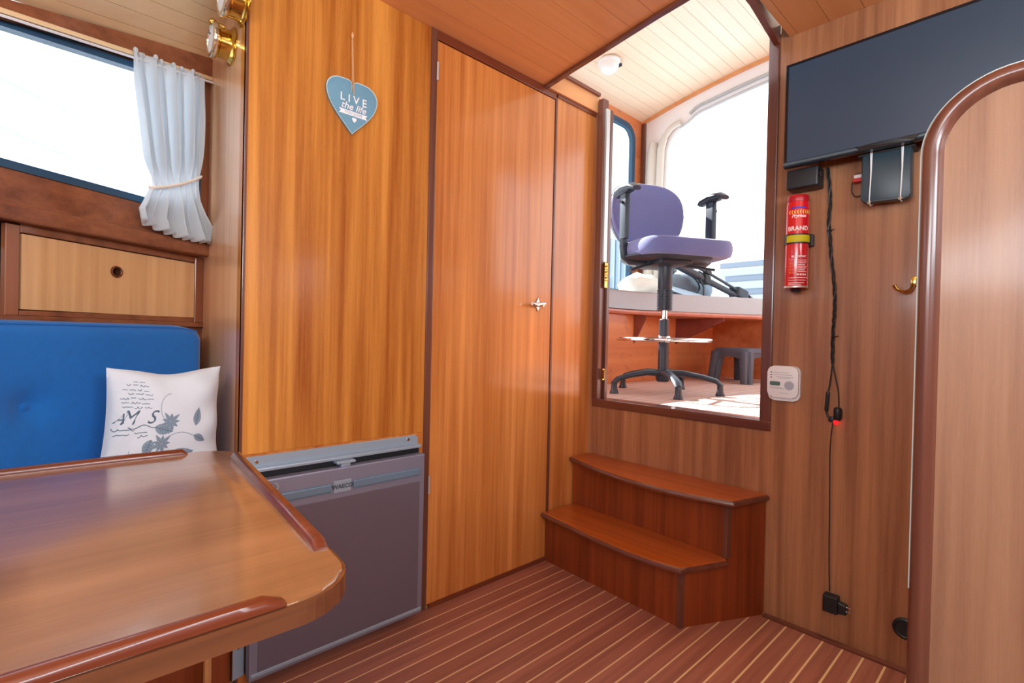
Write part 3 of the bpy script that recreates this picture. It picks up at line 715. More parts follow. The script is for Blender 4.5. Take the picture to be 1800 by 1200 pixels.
# backrest with one visible button
bt_s, bt_z = -0.527, 0.7475
def back(u, v):
    s = -1.45 + u*(1.362); z = 0.455 + v*0.478
    eu = min(u*1.362, (1-u)*1.362); ev = min(v, 1-v)*0.478
    r = 0.035
    def edge_(d): return 1-math.sqrt(max(0, 1-(min(d, r)/r-1)**2)) if d < r else 0
    o = 0.10 - r*0.9*min(1, edge_(eu)+edge_(ev))
    for sb in (bt_s, bt_s-0.46):
        d2 = ((s-sb)**2 + (z-bt_z)**2); o -= 0.016*math.exp(-d2/0.0011) + 0.008*math.exp(-d2/0.008)
    # rounded upper corner
    return h33(s, z - (0.018*max(0, (u-0.93)/0.07)**2 if v > 0.5 else 0)*(v-0.5)*2, o)
bm = NB(); grid(bm, 120, 60, back)
edge_f = NB()
def backside(bm):
    box_pts = [h33(-1.445, 0.46, 0.0), h33(-0.092, 0.46, 0.0), h33(-0.092, 0.912, 0.0), h33(-1.445, 0.928, 0.0)]
    extrude(bm, box_pts, n33*0.072)
backside(bm)
bk = obj('back_cushion', bm, M_SETTEE, smooth=60, base=h33(-0.7, 0.45, 0.05)); tag(bk, 'bright blue buttoned backrest cushion against the hull side', 'cushion')
bm = NB(); lathe(bm, [(0.014, 0.0), (0.0135, 0.004), (0.010, 0.008), (0.004, 0.0095), (0, 0.0098)], h33(bt_s, bt_z, 0.070), n33, 20)
obj('button', bm, M_SETTEE, bk, smooth=True)
bm = NB(); tube(bm, [back(u/60, 0.985)+n33*0.002 for u in range(0, 60)], 0.0028, 6); obj('piping', bm, M_SETTEE, bk, smooth=True)

# locker with drop front above the settee
lk = thing('wall_locker', h33(-0.25, 0.94, 0), 'wall locker with pale wood drop front between window shelf and blue backrest', 'cabinet')
S_ = lambda x: (x-0.368)/math.cos(math.radians(33))
sl, sr = S_(-0.043), S_(0.340); zl0, zl1 = 0.957, 1.129
def fr(name, a, b, c, d, m, o0=-0.016, o1=0.0, bev=0.0015):
    bm = NB(); extrude(bm, [h33(*a, o0), h33(*b, o0), h33(*c, o0), h33(*d, o0)], n33*(o1-o0), bev, 1); return obj(name, bm, m, lk)
sfl = S_(-0.066)
fr('stile', (sfl, 0.944), (sl-0.001, 0.944), (sl-0.001, 1.146), (sfl, 1.146), W_HULL_Z)
fr('stile', (sr+0.001, 0.944), (0.004, 0.944), (0.004, 1.152), (sr+0.001, 1.152), W_HULL_Z)
fr('rail', (sl, zl1+0.001), (sr, zl1+0.002), (sr, 1.152), (sl, 1.152), W_HULL)
fr('rail', (sl, 0.944), (sr, 0.944), (sr, zl0+0.004), (sl, zl0-0.001), W_HULL)
fr('rail', (-1.7, 0.930), (-0.001, 0.930), (-0.001, 0.944), (-1.7, 0.944), W_HULL, -0.05, 0.006)
# drop front with finger hole
hs, hzz = S_(0.136), 1.070
hole = [(hs+0.0115*math.cos(-2*PI*k/24+PI/4*0), hzz+0.0115*math.sin(2*PI*k/24)) for k in range(24)]
q0 = (sl+0.0025, zl0+0.0015); q1 = (sr-0.0025, zl1-0.0015)
def out_rect(x, z, cx, cz):
    dx, dz = x-cx, z-cz; c = []
    if dx > 1e-9: c.append((q1[0]-cx)/dx)
    if dx < -1e-9: c.append((q0[0]-cx)/dx)
    if dz > 1e-9: c.append((q1[1]-cz)/dz)
    if dz < -1e-9: c.append((q0[1]-cz)/dz)
    s = min(c); return (cx+dx*s, cz+dz*s)
angs = sorted([2*PI*k/24 for k in range(24)] + [math.atan2(z-hzz, x-hs) % (2*PI) for x in (q0[0], q1[0]) for z in (q0[1], q1[1])])
inr = [(hs+0.0115*math.cos(a), hzz+0.0115*math.sin(a)) for a in angs]
outr = [out_rect(x, z, hs, hzz) for x, z in inr]
bm = NB(); ring(bm, outr, inr, lambda s, z: h33(s, z, -0.014), n33*0.0135); df = obj('drop_front', bm, W_DRAWER, lk, label='pale wood drop front with a round finger hole')
bm = NB(); lathe(bm, [(0.0118, -0.012), (0.0118, 0.0015), (0.013, 0.003), (0.0155, 0.0025), (0.016, 0.0)], h33(hs, hzz, 0.0), n33, 28); 
t2 = NB(); ci = [(0.0105, -0.02), (0.0105, 0.002), (0.012, 0.0035), (0.0150, 0.003), (0.0158, 0.0), (0.0115, -0.001), (0.0115, -0.02)]
u_, v_ = e33, UP; rg = []
for r, h in ci: rg.append([t2.verts.new(h33(hs, hzz, h)+(e33*math.cos(2*PI*k/28)+UP*math.sin(2*PI*k/28))*r) for k in range(28)])
for a, b in zip(rg, rg[1:]+rg[:1]):
    for k in range(28): t2.faces.new((a[k], a[(k+1) % 28], b[(k+1) % 28], b[k]))
bmesh.ops.recalc_face_normals(t2, faces=t2.faces); bm.free()
obj('finger_ring', t2, mat('bronze_ring', (120, 74, 50), 0.4, metal=0.5), df, smooth=True)
bm = NB(); lathe(bm, [(0.0118, 0), (0.0118, 0.001)], h33(hs, hzz, -0.06), n33, 16); obj('hole_back', bm, M_DARK, df)
# open shelf at far left: shaded back board
fr('shelf_back', (sfl-0.9, 0.944), (sfl-0.001, 0.944), (sfl-0.001, 1.10), (sfl-0.9, 1.10), W_HULL, -0.10, -0.085, 0)

# curtain with cord tie-back
ct = thing('curtain', h30(-0.12, 1.19, 0.03), 'pale grey linen curtain gathered by a cord at the right end of the window', 'curtain')
def lerp(a, b, t): return a+(b-a)*t
def interp(x, xs, ys):
    for i in range(len(xs)-1):
        if x <= xs[i+1]: 
            t = (x-xs[i])/(xs[i+1]-xs[i]); t = max(0, min(1, t)); t = t*t*(3-2*t) if False else t
            return lerp(ys[i], ys[i+1], t)
    return ys[-1]
NP = 8
def curt(u, v):
    # v: 0 top .. 1 bottom
    left = interp(v, [0, .1, .35, .60, .72, .76, .84, .93, 1.0], [-.268, -.262, -.243, -.228, -.208, -.202, -.225, -.250, -.246])
    right = interp(v, [0, .1, .35, .60, .72, .76, .84, .93, 1.0], [-.052, -.054, -.058, -.062, -.064, -.064, -.050, -.026, -.012])
    s = lerp(left, right, u)
    # pleat pattern pinched at the tie
    v0 = lerp(0.765, 0.655, u); pin = math.exp(-((v-v0)/0.10)**2)
    amp = lerp(0.016, 0.006, pin)*(0.5+0.5*min(1, v*6))
    ph = u*NP*2*PI + 0.7*math.sin(v*3+u*5) + 0.5*math.sin(v*6)
    o = 0.030 + amp*math.sin(ph) + 0.006*math.sin(ph*0.5+1.0)*(1-pin) + 0.010*max(0, (v-0.8)/0.2)
    s += 0.005*math.cos(ph)*(1-pin)
    ztop = lerp(1.640, 1.678, u); zbot = lerp(1.206, 1.188, u) - 0.012*math.sin(u*PI)*1.0 + 0.004*math.sin(ph)
    z = lerp(ztop, zbot, v) 
    # tie slopes upwards to the right
    z += 0.0
    return h30(s, z, o)
bm = NB(); grid(bm, 170, 70, curt); cto = obj('curtain_cloth', bm, M_CURTAIN, ct, smooth=80)
sm = cto.modifiers.new('thick', 'SOLIDIFY'); sm.thickness = 0.0012
# gathered heading
bm = NB()
for i in range(13):
    u = (i+0.5)/13; p = curt(u, 0.0); 
    lathe(bm, [(0.0, 0.005), (0.004, 0.003), (0.006, -0.002), (0.004, -0.008)], p, (0, 0, 1), 8)
obj('heading_gathers', bm, M_CURTAIN, ct, smooth=True, kind=None)
bm = NB(); 
for ph0 in (0, PI):
    pts = []
    for k in range(60):
        t = k/59; u = lerp(-0.03, 1.0, t); s = lerp(-0.214, -0.048, t); z = 1.300+0.085*t**1.2 - 0.004*math.sin(t*PI)
        o = 0.030 + 0.018*math.sin(min(1, max(0, t))*PI)**0.5
        if t > 0.9: o = lerp(0.036, 0.0, (t-0.9)/0.1)
        w = 0.0022
        pts.append(h30(s, z, o)+(UP*math.cos(k*0.9+ph0)+n30*math.sin(k*0.9+ph0))*w)
    tube(bm, pts, 0.0028, 6)
obj('tieback_cord', bm, M_ROPE, ct, smooth=True, label='cream twisted cord tie-back')
bm = NB(); tube(bm, [h30(-1.3, bt(-1.3)-0.012, 0.026), h30(-0.015, bt(-0.015)-0.012, 0.026)], 0.003, 6)
tag(obj('curtain_wire', bm, M_WHITE, smooth=True, base=h30(-0.6, 1.5, 0.02)), 'thin white curtain wire along the top of the window', 'wire')

# pillow
pc = V(0.207, 1.455, 0.690)
pu, pn = e33.copy(), V(0.15, -0.98, 0.05).normalized(); pv = (UP - pn*UP.dot(pn)).normalized(); pu = pv.cross(pn).normalized()
if pu.dot(e33) < 0: pu = -pu
a_ = math.radians(-1.0); pu, pv = pu*math.cos(a_)+pv*math.sin(a_), -pu*math.sin(a_)+pv*math.cos(a_)
PWD, PHT = 0.130, 0.140
def prad(x, y):   # x,y in -1..1 square -> pulled-in sides
    px = x*(1-0.085*(1-y*y))*((1-0.16*(y+1)/2) if x < 0 else 1); py = y*(1-0.105*(1-x*x) - 0.03*math.sin(x*4+1)*(1-x*x))
    th = max(0, (1-x*x))**0.42*max(0, (1-y*y))**0.42
    wr = 0.0055*math.sin(9*y+3*x*x+2*math.sin(4*x))*abs(x)**1.5*(1 if x > 0 else 0.5)
    wr += 0.0035*math.sin(7*x+5*y)*abs(y)
    return px, py, th, wr*min(1, th*2)
def psurf(x, y, h=0.0, side=1):
    px, py, th, wr = prad(max(-1, min(1, x)), max(-1, min(1, y)))
    return pc + pu*px*PWD + pv*py*PHT + pn*(side*(0.060*th)+ (wr if side > 0 else 0) + h)
bm = NB(); grid(bm, 60, 60, lambda u, v: psurf(u*2-1, v*2-1, 0, 1)); grid(bm, 30, 30, lambda u, v: psurf(u*2-1, v*2-1, 0, -1))
bmesh.ops.remove_doubles(bm, verts=bm.verts, dist=0.0004)
pl = obj('pillow', bm, M_PILLOW, smooth=80, base=pc-UP*0.15); tag(pl, 'white printed throw pillow leaning against the blue backrest', 'pillow')
PS = lambda x, y, h: psurf(x, y, h+0.0006)
rp = random.Random(3)
ink = NB(); ink2 = NB()
def scribble(bm, x0, x1, y, amp, w, f=60):
    n = int((x1-x0)*90); pts = []; ph = rp.random()*6
    for i in range(n+1):
        x = lerp(x0, x1, i/n); pts.append((x+amp*0.4*math.cos(x*f+ph), y + amp*math.sin(x*f+ph)*(0.5+0.5*math.sin(x*17+ph)) + 0.0))
    ribbon(bm, pts, w, PS, 0.0)
rows = [(0.80, -0.62, -0.42), (0.74, -0.72, -0.34), (0.66, -0.80, -0.30), (0.59, -0.72, -0.30), (0.52, -0.84, -0.28), (0.44, -0.82, -0.35), (0.37, -0.80, -0.30)]
for y, a, b in rows:
    x = a
    while x < b-0.05:
        l = rp.uniform(0.06, 0.16); scribble(ink, x, min(b, x+l), y+rp.uniform(-.01, .01), 0.018, 0.010, 95); x += l+0.03
for y, a, b in ((0.0, -0.95, -0.62), (-0.08, -0.92, -0.70), (-0.06, -0.60, -0.40), (-0.12, -0.55, -0.38)): scribble(ink, a, b, y, 0.026, 0.012, 70)
def merge(dst, src):
    me = bpy.data.meshes.new('m'); src.to_mesh(me); src.free(); dst.from_mesh(me); bpy.data.meshes.remove(me)
merge(ink, text_bm('M  S', 0.34, lambda x, y, h: PS(x-0.57, y+0.19, h), 0.0, shear=0.5, xs=0.95))
merge(ink, text_bm('A', 0.24, lambda x, y, h: PS(x-0.86, y+0.18, h), 0.0, shear=0.5))
ribbon(ink, [(-0.72+0.03*i, 0.04-0.03*math.sin(i*0.55)) for i in range(16)], 0.014, PS, 0)
def leaf(bm, cx, cy, L, w, ang, n=14):
    pts = []
    for k in range(n):
        t = k/(n-1); pts.append((t*L, w*math.sin(PI*t**0.8)))
    for k in range(n-2, 0, -1):
        t = k/(n-1); pts.append((t*L, -w*math.sin(PI*t**0.8)))
    ca, sa = math.cos(ang), math.sin(ang)
    patch(bm, [(cx+x*ca-y*sa, cy+x*sa+y*ca) for x, y in pts], PS, 0.0)
for cx, cy, L_, w_, an in ((-0.05, -0.62, 0.50, 0.13, 0.25), (-0.15, -0.55, 0.40, 0.11, 3.9), (0.46, -0.02, 0.34, 0.075, 1.35), (0.42, -0.20, 0.26, 0.07, -0.5), (-0.28, 0.02, 0.34, 0.10, -0.35), (-0.33, -0.2, 0.30, 0.10, -1.9), (-0.1, -0.78, 0.35, 0.07, -0.2), (0.55, -0.82, 0.2, 0.06, 0.1)):
    leaf(ink2, cx, cy, L_, w_, an)
    ca, sa = math.cos(an), math.sin(an)
    ribbon(ink, [(cx+L_*t*ca, cy+L_*t*sa) for t in (0, .3, .6, .95)], 0.010, lambda x, y, h: PS(x, y, 0.0003), 0)
    for t in (.25, .4, .55, .7):
        for sg in (-1, 1): ribbon(ink, [(cx+L_*t*ca, cy+L_*t*sa), (cx+L_*(t+.14)*ca-sg*w_*.8*sa*math.sin(PI*t), cy+L_*(t+.14)*sa+sg*w_*.8*ca*math.sin(PI*t))], 0.006, lambda x, y, h: PS(x, y, 0.0003), 0)
for cx, cy in ((0.0, 0.10), (-0.15, -0.30)):
    for k in range(9):
        leaf(ink2, cx, cy, 0.16+0.05*(k % 2), 0.035, 2*PI*k/9)
        ribbon(ink, [(cx+0.03*math.cos(2*PI*k/9), cy+0.03*math.sin(2*PI*k/9)), (cx+0.15*math.cos(2*PI*k/9), cy+0.15*math.sin(2*PI*k/9))], 0.006, lambda x, y, h: PS(x, y, 0.0003), 0)
for k in range(20):
    a = 2*PI*k/20; ribbon(ink2, [(-0.66+0.05*math.cos(a), -0.62+0.05*math.sin(a)), (-0.66+(0.2+0.05*(k % 3))*math.cos(a), -0.62+(0.22+0.05*(k % 2))*math.sin(a))], 0.008, PS, 0)
ribbon(ink2, [(0.05+0.22*math.cos(a*0.2), 0.35+0.28*math.sin(a*0.2)) for a in range(8, 24)], 0.010, PS, 0)
ribbon(ink2, [(-0.1+0.06*i, -0.22+0.10*math.sin(i*0.35)) for i in range(10)], 0.012, PS, 0)
obj('lettering_print', ink, M_INK, pl, kind='stuff', label='grey handwriting and leaf vein print'); obj('leaf_print', ink2, M_INK2, pl, kind='stuff', label='pale grey leaf and flower print')

# brass wall instruments on partition
def instrument(cy, cz, r, label, dep=0.048):
    t = thing('brass_instrument', (0.3665, cy, cz), label, 'instrument', 'round brass instruments on the partition')
    bm = NB(); X0 = 0.3665
    lathe(bm, [(r*1.16, 0), (r*1.16, 0.004), (r*1.02, 0.006), (r*0.96, 0.010), (r*0.90, 0.012), (r*0.90, dep-0.012), (r*1.0, dep-0.008), (r*1.0, dep-0.002), (r*0.9, dep)], (X0, cy, cz), (-1, 0, 0), 40)
    body = obj('brass_case', bm, M_BRASS, t, smooth=True)
    bm = NB(); lathe(bm, [(r*1.02, dep-0.004), (r*1.05, dep), (r*1.02, dep+0.005), (r*0.84, dep+0.007), (r*0.80, dep+0.003)], (X0, cy, cz), (-1, 0, 0), 40)
    obj('bezel', bm, M_BRASS_W, t, smooth=True)
    bm = NB(); lathe(bm, [(r*0.80, dep), (r*0.80, dep+0.0045)], (X0, cy, cz), (-1, 0, 0), 32); obj('dial', bm, M_WHITE, t)
    return t
i1 = instrument(1.540, 1.696, 0.043, 'small round brass instrument low on partition beside the curtain, nearer the window')
bm = NB(); lathe(bm, [(0.0, -0.011), (0.008, -0.008), (0.011, 0), (0.008, 0.008), (0, 0.011)], (0.3185, 1.545, 1.744), (1, 0, 0), 14)
tube(bm, [V(0.3185, 1.545, 1.744), V(0.345, 1.535, 1.738)], 0.005, 8)
obj('hinge_knob', bm, M_BRASS, i1, smooth=True)
bm = NB(); lathe(bm, [(0.003, 0), (0.003, 0.003)], (0.3150, 1.549, 1.715), (-1, 0, 0), 8); obj('bezel_screw', bm, M_DKP, i1)
instrument(1.430, 1.762, 0.050, 'round brass instrument at top of the partition, nearest the heart sign wall')

# fridge built in the port wall
fg = thing('fridge', (0.64, YH-0.02, 0.02), 'built-in compact fridge with grey steel door beside the table', 'fridge')
x0, x1 = 0.372, 0.900
def aprism(pts, y0, y1, bev=0.0, seg=2):
    bm = NB(); extrude(bm, [V(x, y0, z) for x, z in pts], V(0, y1-y0, 0), bev, seg); return bm
bm = aprism([(x0+0.014, 0.594), (x0, 0.580), (x0, 0.553), (x1, 0.553), (x1, 0.583), (x1-0.010, 0.5935)], YH-0.001, YH-0.006, 0.0012, 1)
obj('top_flange', bm, M_ALU, fg)
obj('side_flange', aprism([(x0-0.012, 0.022), (x0+0.014, 0.028), (x0+0.014, 0.555), (x0-0.012, 0.555)], YH-0.001, YH-0.005), M_ALU, fg)
for p in ((x0+0.001, YH-0.005, 0.105), (x0+0.035, YH-0.006, 0.578), (0.862, YH-0.006, 0.582)):
    bm = NB(); lathe(bm, [(0.005, 0), (0.005, 0.002), (0, 0.003)], p, (0, -1, 0), 10); obj('screw', bm, M_CHROME, fg, smooth=True)
obj('upper_rail', B((x0+0.022, YH-0.030, 0.556), (x1-0.001, YH-0.004, 0.566), 0.003), M_ALU, fg)
obj('recess', B((x0+0.016, YH-0.018, 0.03), (x1-0.004, YH-0.002, 0.556)), M_BLACK, fg)
bm = NB(); box(bm, (0.608, YH-0.048, 0.5480), (0.664, YH-0.018, 0.5555), 0.002); box(bm, (0.622, YH-0.044, 0.538), (0.650, YH-0.022, 0.549), 0.002); obj('latch', bm, M_ALU, fg)
# door
D0, D1, Z0, Z1 = 0.386, 0.899, 0.028, 0.5395
YD = YH-0.05
dm = obj('door', B((D0, YD, Z0), (D1, YH-0.02, Z1), 0.004), M_ALU_D, fg)
obj('door_skin', B((D0+0.020, YD-0.0015, Z0+0.020), (D1-0.018, YD+0.002, Z1-0.084), 0.001, 1), M_FRIDGE, dm, label='brushed grey steel door skin')
obj('trim_strip', B((D0+0.004, YD-0.003, Z0+0.010), (D1-0.004, YD+0.002, Z0+0.019), 0.001, 1), M_ALU, dm)
for a, b in ((D0+0.010, 0.590), (0.655, D1-0.022)):
    bm = NB(); box(bm, (a, YD-0.004, Z1-0.066), (b, YD+0.001, Z1-0.058), 0.002); box(bm, (a, YD-0.007, Z1-0.063), (b, YD+0.001, Z1-0.041), 0.003)
    obj('grip', bm, M_HANDLE_BLUE, dm)
obj('badge_plate', B((0.597, YD-0.003, Z1-0.070), (0.649, YD+0.001, Z1-0.036), 0.001, 1), M_ALU, dm)
bm = text_bm('WAECO', 0.0165, lambda x, y, h: V(0.623+x, YD-0.003-h, Z1-0.053+y), 0.0006, weight=0.0006); obj('badge_lettering', bm, M_DKP, dm)
obj('latch_plate', B((D0+0.016, YD-0.002, Z1-0.036), (D0+0.075, YD+0.001, Z1-0.008), 0.001, 1), M_ALU_D, dm)
bm = NB(); tube(bm, [V(D0+0.052+0.010*math.cos(a/10*2.2-0.7), YD-0.003, Z1-0.022+0.010*math.sin(a/10*2.2-0.7)) for a in range(11)], 0.0012, 6); obj('crescent_mark', bm, M_STEEL, dm)
bm = NB(); tube(bm, [V(D1+0.010, YD+0.03, 0.14), V(D1+0.010, YD+0.03, 0.20)], 0.0018, 6); obj('hinge_pin', bm, M_STEEL, fg)

# companionway steps
sp = thing('companionway_steps', (1.65, 1.05, 0), 'two varnished wooden steps rising to the wheelhouse opening', 'steps')
PA, PB_ = V(1.500, 0.786, 0), V(1.790, 0.643, 0); dsp = (PB_-PA).normalized(); nsp = V(dsp.y, -dsp.x, 0)
if nsp.y > 0: nsp = -nsp
def on(t): return PA+(PB_-PA)*t
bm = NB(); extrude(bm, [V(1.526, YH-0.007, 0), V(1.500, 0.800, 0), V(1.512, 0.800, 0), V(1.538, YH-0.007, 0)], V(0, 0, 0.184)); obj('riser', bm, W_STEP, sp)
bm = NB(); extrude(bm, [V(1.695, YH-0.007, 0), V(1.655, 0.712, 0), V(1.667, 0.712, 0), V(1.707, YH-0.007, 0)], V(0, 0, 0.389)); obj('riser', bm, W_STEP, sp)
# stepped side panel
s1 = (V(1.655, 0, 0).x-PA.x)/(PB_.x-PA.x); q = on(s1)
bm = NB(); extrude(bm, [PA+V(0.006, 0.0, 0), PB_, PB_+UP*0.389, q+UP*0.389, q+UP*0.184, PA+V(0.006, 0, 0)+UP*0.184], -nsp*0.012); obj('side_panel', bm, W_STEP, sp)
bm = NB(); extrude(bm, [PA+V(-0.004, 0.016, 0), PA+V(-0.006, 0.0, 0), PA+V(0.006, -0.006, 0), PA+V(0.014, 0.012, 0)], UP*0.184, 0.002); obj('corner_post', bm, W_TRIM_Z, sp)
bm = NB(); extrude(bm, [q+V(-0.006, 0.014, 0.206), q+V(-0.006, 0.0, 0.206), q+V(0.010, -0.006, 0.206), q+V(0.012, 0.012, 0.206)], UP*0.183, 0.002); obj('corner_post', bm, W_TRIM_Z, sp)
def tread(front, back_, z, name='tread'):
    bm = NB(); pts = [V(x, y, z-0.020) for x, y in front+back_]
    extrude(bm, pts, V(0, 0, 0.020), 0.0055, 3); o = obj(name, bm, W_TREAD, sp, smooth=30)
    bm = NB(); tube(bm, [V(x+0.002, y, z-0.011) for x, y in front], 0.0095, 8, flat=(1, 1)); obj('nosing', bm, W_TRIM_Y, o, smooth=True)
ol = lambda t, o: tuple((on(t)+nsp*o)[:2])
tread([(1.500, YH-0.010), (1.482, 1.25), (1.459, 1.10), (1.450, 0.964), (1.455, 0.86), (1.468, 0.778), ol(0.50, 0.010)], [(1.662, 0.72), (1.70, YH-0.010)], 0.206)
tread([(1.672, YH-0.010), (1.605, 1.20), (1.577, 1.05), (1.570, 0.935), (1.585, 0.80), (1.617, 0.683), ol(0.985, 0.008)], [(1.797, 0.66), (1.797, YH-0.010)], 0.411)

# arched end panel in the right foreground
ar = thing('arched_end_panel', (1.12, -0.25, 0), 'tall wooden end panel with rounded corner and dark moulded edge in right foreground', 'panel')
ZTP = 1.366; YL, YR_ = 0.158, -0.62; rad = 0.118
def arch(off, z0=0.0, n=14):
    yl, yr, zt, r = YL-off, YR_+off, ZTP-off, rad-off
    pts = [(yl, z0)]
    for k in range(n+1):
        a = PI*0.5*k/n; pts.append((yl-r+r*math.cos(a), zt-r+r*math.sin(a)))
    for k in range(n+1):
        a = PI*0.5+PI*0.5*k/n; pts.append((yr+r+r*math.cos(a), zt-r+r*math.sin(a)))
    pts.append((yr, z0)); return pts
bm = NB(); extrude(bm, [V(1.108, y, z) for y, z in arch(0.012)], V(0.022, 0, 0)); obj('veneer_panel', bm, W_ARCH, ar)
# moulding: profile swept along the arch
prof = [(0.0, 0.036), (0.0, 0.004), (0.003, -0.003), (0.009, -0.007), (0.016, -0.008), (0.022, -0.0055), (0.026, -0.001), (0.028, 0.004), (0.0300, 0.008)]
t = bmesh.new(); rings = []
for off, dx in prof: rings.append([t.verts.new(V(1.100+dx, y, z)) for y, z in arch(off)])
for a, b in zip(rings, rings[1:]):
    for k in range(len(a)-1): t.faces.new((a[k], a[k+1], b[k+1], b[k]))
bmesh.ops.recalc_face_normals(t, faces=t.faces); obj('edge_moulding', t, W_TRIM_Z, ar, smooth=True)
t = bmesh.new(); ra = [t.verts.new(V(1.103, y, z)) for y, z in arch(-0.0012, 0.5)]; rb = [t.verts.new(V(1.103, y, z)) for y, z in arch(0.0006, 0.5)]; rc = [t.verts.new(V(1.115, y, z)) for y, z in arch(-0.0012, 0.5)]
for k in range(len(ra)-1): t.faces.new((ra[k], ra[k+1], rb[k+1], rb[k])); t.faces.new((ra[k], rc[k], rc[k+1], ra[k+1]))
obj('pale_edging', t, M_HEART_E, ar, label='thin pale edging strip along the moulding')

# ================================================================== ON THE AFT WALL
tv = thing('television', (1.74, 0.22, 1.47), 'flat black television mounted high on the aft wall', 'television')
obj('cabinet_back', B((1.722, -0.10, 1.50), (1.765, 0.53, 1.77), 0.01), M_BLACK, tv)
obj('bezel', B((1.708, -0.145, 1.474), (1.724, 0.588, 1.800), 0.003), M_BLACK_G, tv)
obj('screen', B((1.7065, -0.135, 1.492), (1.710, 0.578, 1.790)), M_SCREEN, tv)
bm = NB(); extrude(bm, [V(1.7075, 0.586, 1.478), V(1.7005, 0.586, 1.480), V(1.7005, 0.586, 1.486), V(1.7075, 0.586, 1.492)], V(0, -0.729, 0)); obj('lower_lip', bm, M_TVLIP, tv)
bm = NB(); extrude(bm, [V(1.700, 0.395, 1.489), V(1.698, 0.340, 1.490), V(1.698, 0.300, 1.490), V(1.700, 0.245, 1.489), V(1.700, 0.26, 1.474), V(1.700, 0.38, 1.474)], V(0.008, 0, 0), 0.001, 1); obj('badge_bar', bm, M_BLACK_G, tv)
obj('mount_bracket', B((1.765, 0.10, 1.55), (1.798, 0.34, 1.72)), M_BLACK, tv)
# little black box left, under the tv
bm = NB(); box(bm, (1.735, 0.497, 1.412), (1.797, 0.588, 1.474), 0.006, 3); 
bx = obj('speaker_box', bm, M_BLACK, smooth=True, base=(1.797, 0.54, 1.44)); tag(bx, 'small black box under the left end of the television', 'speaker')
bm = NB(); lathe(bm, [(0.010, 0), (0.010, 0.003), (0.006, 0.004)], (1.75, 0.497, 1.45), (0, -1, 0), 14); obj('side_dial', bm, M_BLACK_G, bx, smooth=True)
# hanging black box with two white straps
bb = thing('hanging_black_box', (1.76, 0.325, 1.40), 'black box strapped under the television with two white cords', 'box')
bm = NB(); pts = rounded([(0.270, 1.330), (0.270, 1.476), (0.385, 1.476), (0.385, 1.336)][::-1], [0.012, 0, 0, 0.012], 5)
extrude(bm, [V(1.738, y, z) for y, z in pts], V(0.036, 0, 0), 0.003, 2); obj('case', bm, mat('slate_black', (44, 62, 72), 0.4), bb, smooth=True)
obj('wall_shelf', B((1.735, 0.262, 1.470), (1.797, 0.394, 1.476)), M_BLACK, bb)
for y in (0.362, 0.290):
    bm = NB()
    tube(bm, [V(1.735, y-0.002, 1.478), V(1.7355, y-0.001, 1.42), V(1.7355, y+0.0015, 1.345), V(1.738, y+0.002, 1.330), V(1.75, y+0.002, 1.326), V(1.785, y, 1.34)], 0.0016, 6)
    tube(bm, [V(1.735, y+0.0015, 1.478), V(1.7355, y, 1.42), V(1.7355, y+0.0015, 1.345)], 0.0012, 6)
    sc = obj('cord', bm, M_WHITE, bb, smooth=True, label='white cord')
    bm = NB(); tube(bm, [V(1.7345, y+0.002+0.004*math.cos(a), 1.332+0.004*math.sin(a)) for a in [2*PI*k/12 for k in range(12)]], 0.0009, 6, closed=True); obj('cord_ring', bm, M_BRASS_W, sc, smooth=True)
# red/white connector
cn = thing('cable_connector', (1.79, 0.395, 1.43), 'small red and white cable connector between the black boxes', 'connector')
obj('red_housing', B((1.770, 0.388, 1.409), (1.797, 0.414, 1.420), 0.002), M_REDPL, cn)
obj('white_housing', B((1.772, 0.386, 1.420), (1.797, 0.412, 1.430), 0.002), M_WHITE, cn)
obj('brown_housing', B((1.776, 0.388, 1.430), (1.797, 0.410, 1.438), 0.002), mat('brown_plastic', (120, 70, 40), 0.5), cn)
bm = NB(); tube(bm, [V(1.79, 0.414, 1.42), V(1.788, 0.4195, 1.41), V(1.788, 0.4195, 1.385), V(1.788, 0.414, 1.372), V(1.788, 0.405, 1.368), V(1.785, 0.388, 1.372)], 0.0014, 6)
obj('wire_loop', bm, M_BLACK, cn, smooth=True)
# cable bundle
cb = thing('cable_bundle', (1.79, 0.46, 0.62), 'twisted black cable bundle hanging down the aft wall from television', 'cable')
path = [(0.487, 1.475), (0.480, 1.42), (0.4765, 1.36), (0.479, 1.303), (0.474, 1.25), (0.470, 1.196), (0.462, 1.13), (0.457, 1.071), (0.4565, 1.02), (0.458, 0.983), (0.459, 0.92), (0.458, 0.862)]
def smooth_path(p, n=6):
    out = []; P = [Vector(q) for q in p]
    for i in range(len(P)-1):
        a, b, c, d = P[max(i-1, 0)], P[i], P[i+1], P[min(i+2, len(P)-1)]
        for k in range(n):
            t = k/n; out.append(0.5*((2*b)+(-a+c)*t+(2*a-5*b+4*c-d)*t*t+(-a+3*b-3*c+d)*t*t*t))
    out.append(P[-1]); return out
for j in range(3):
    pts = []
    for k, (y, z) in enumerate(smooth_path([(a, b) for a, b in path], 8)):
        ph = k*0.42+j*2.1; pts.append(V(1.789+0.0028*math.sin(ph), y+0.0034*math.cos(ph), z))
    bm = NB(); tube(bm, pts, 0.0023, 6); obj('cable', bm, M_BLACK, cb, smooth=True)
for z, y in ((1.276, 0.4765), (0.945, 0.458)):
    bm = NB(); tube(bm, [V(1.789+0.006*math.cos(a), y+0.0065*math.sin(a), z) for a in [2*PI*k/12 for k in range(12)]], 0.0014, 6, closed=True); tube(bm, [V(1.787, y-0.004, z), V(1.782, y-0.016, z+0.002)], 0.0012, 6); obj('cable_tie', bm, M_BLACK, cb)
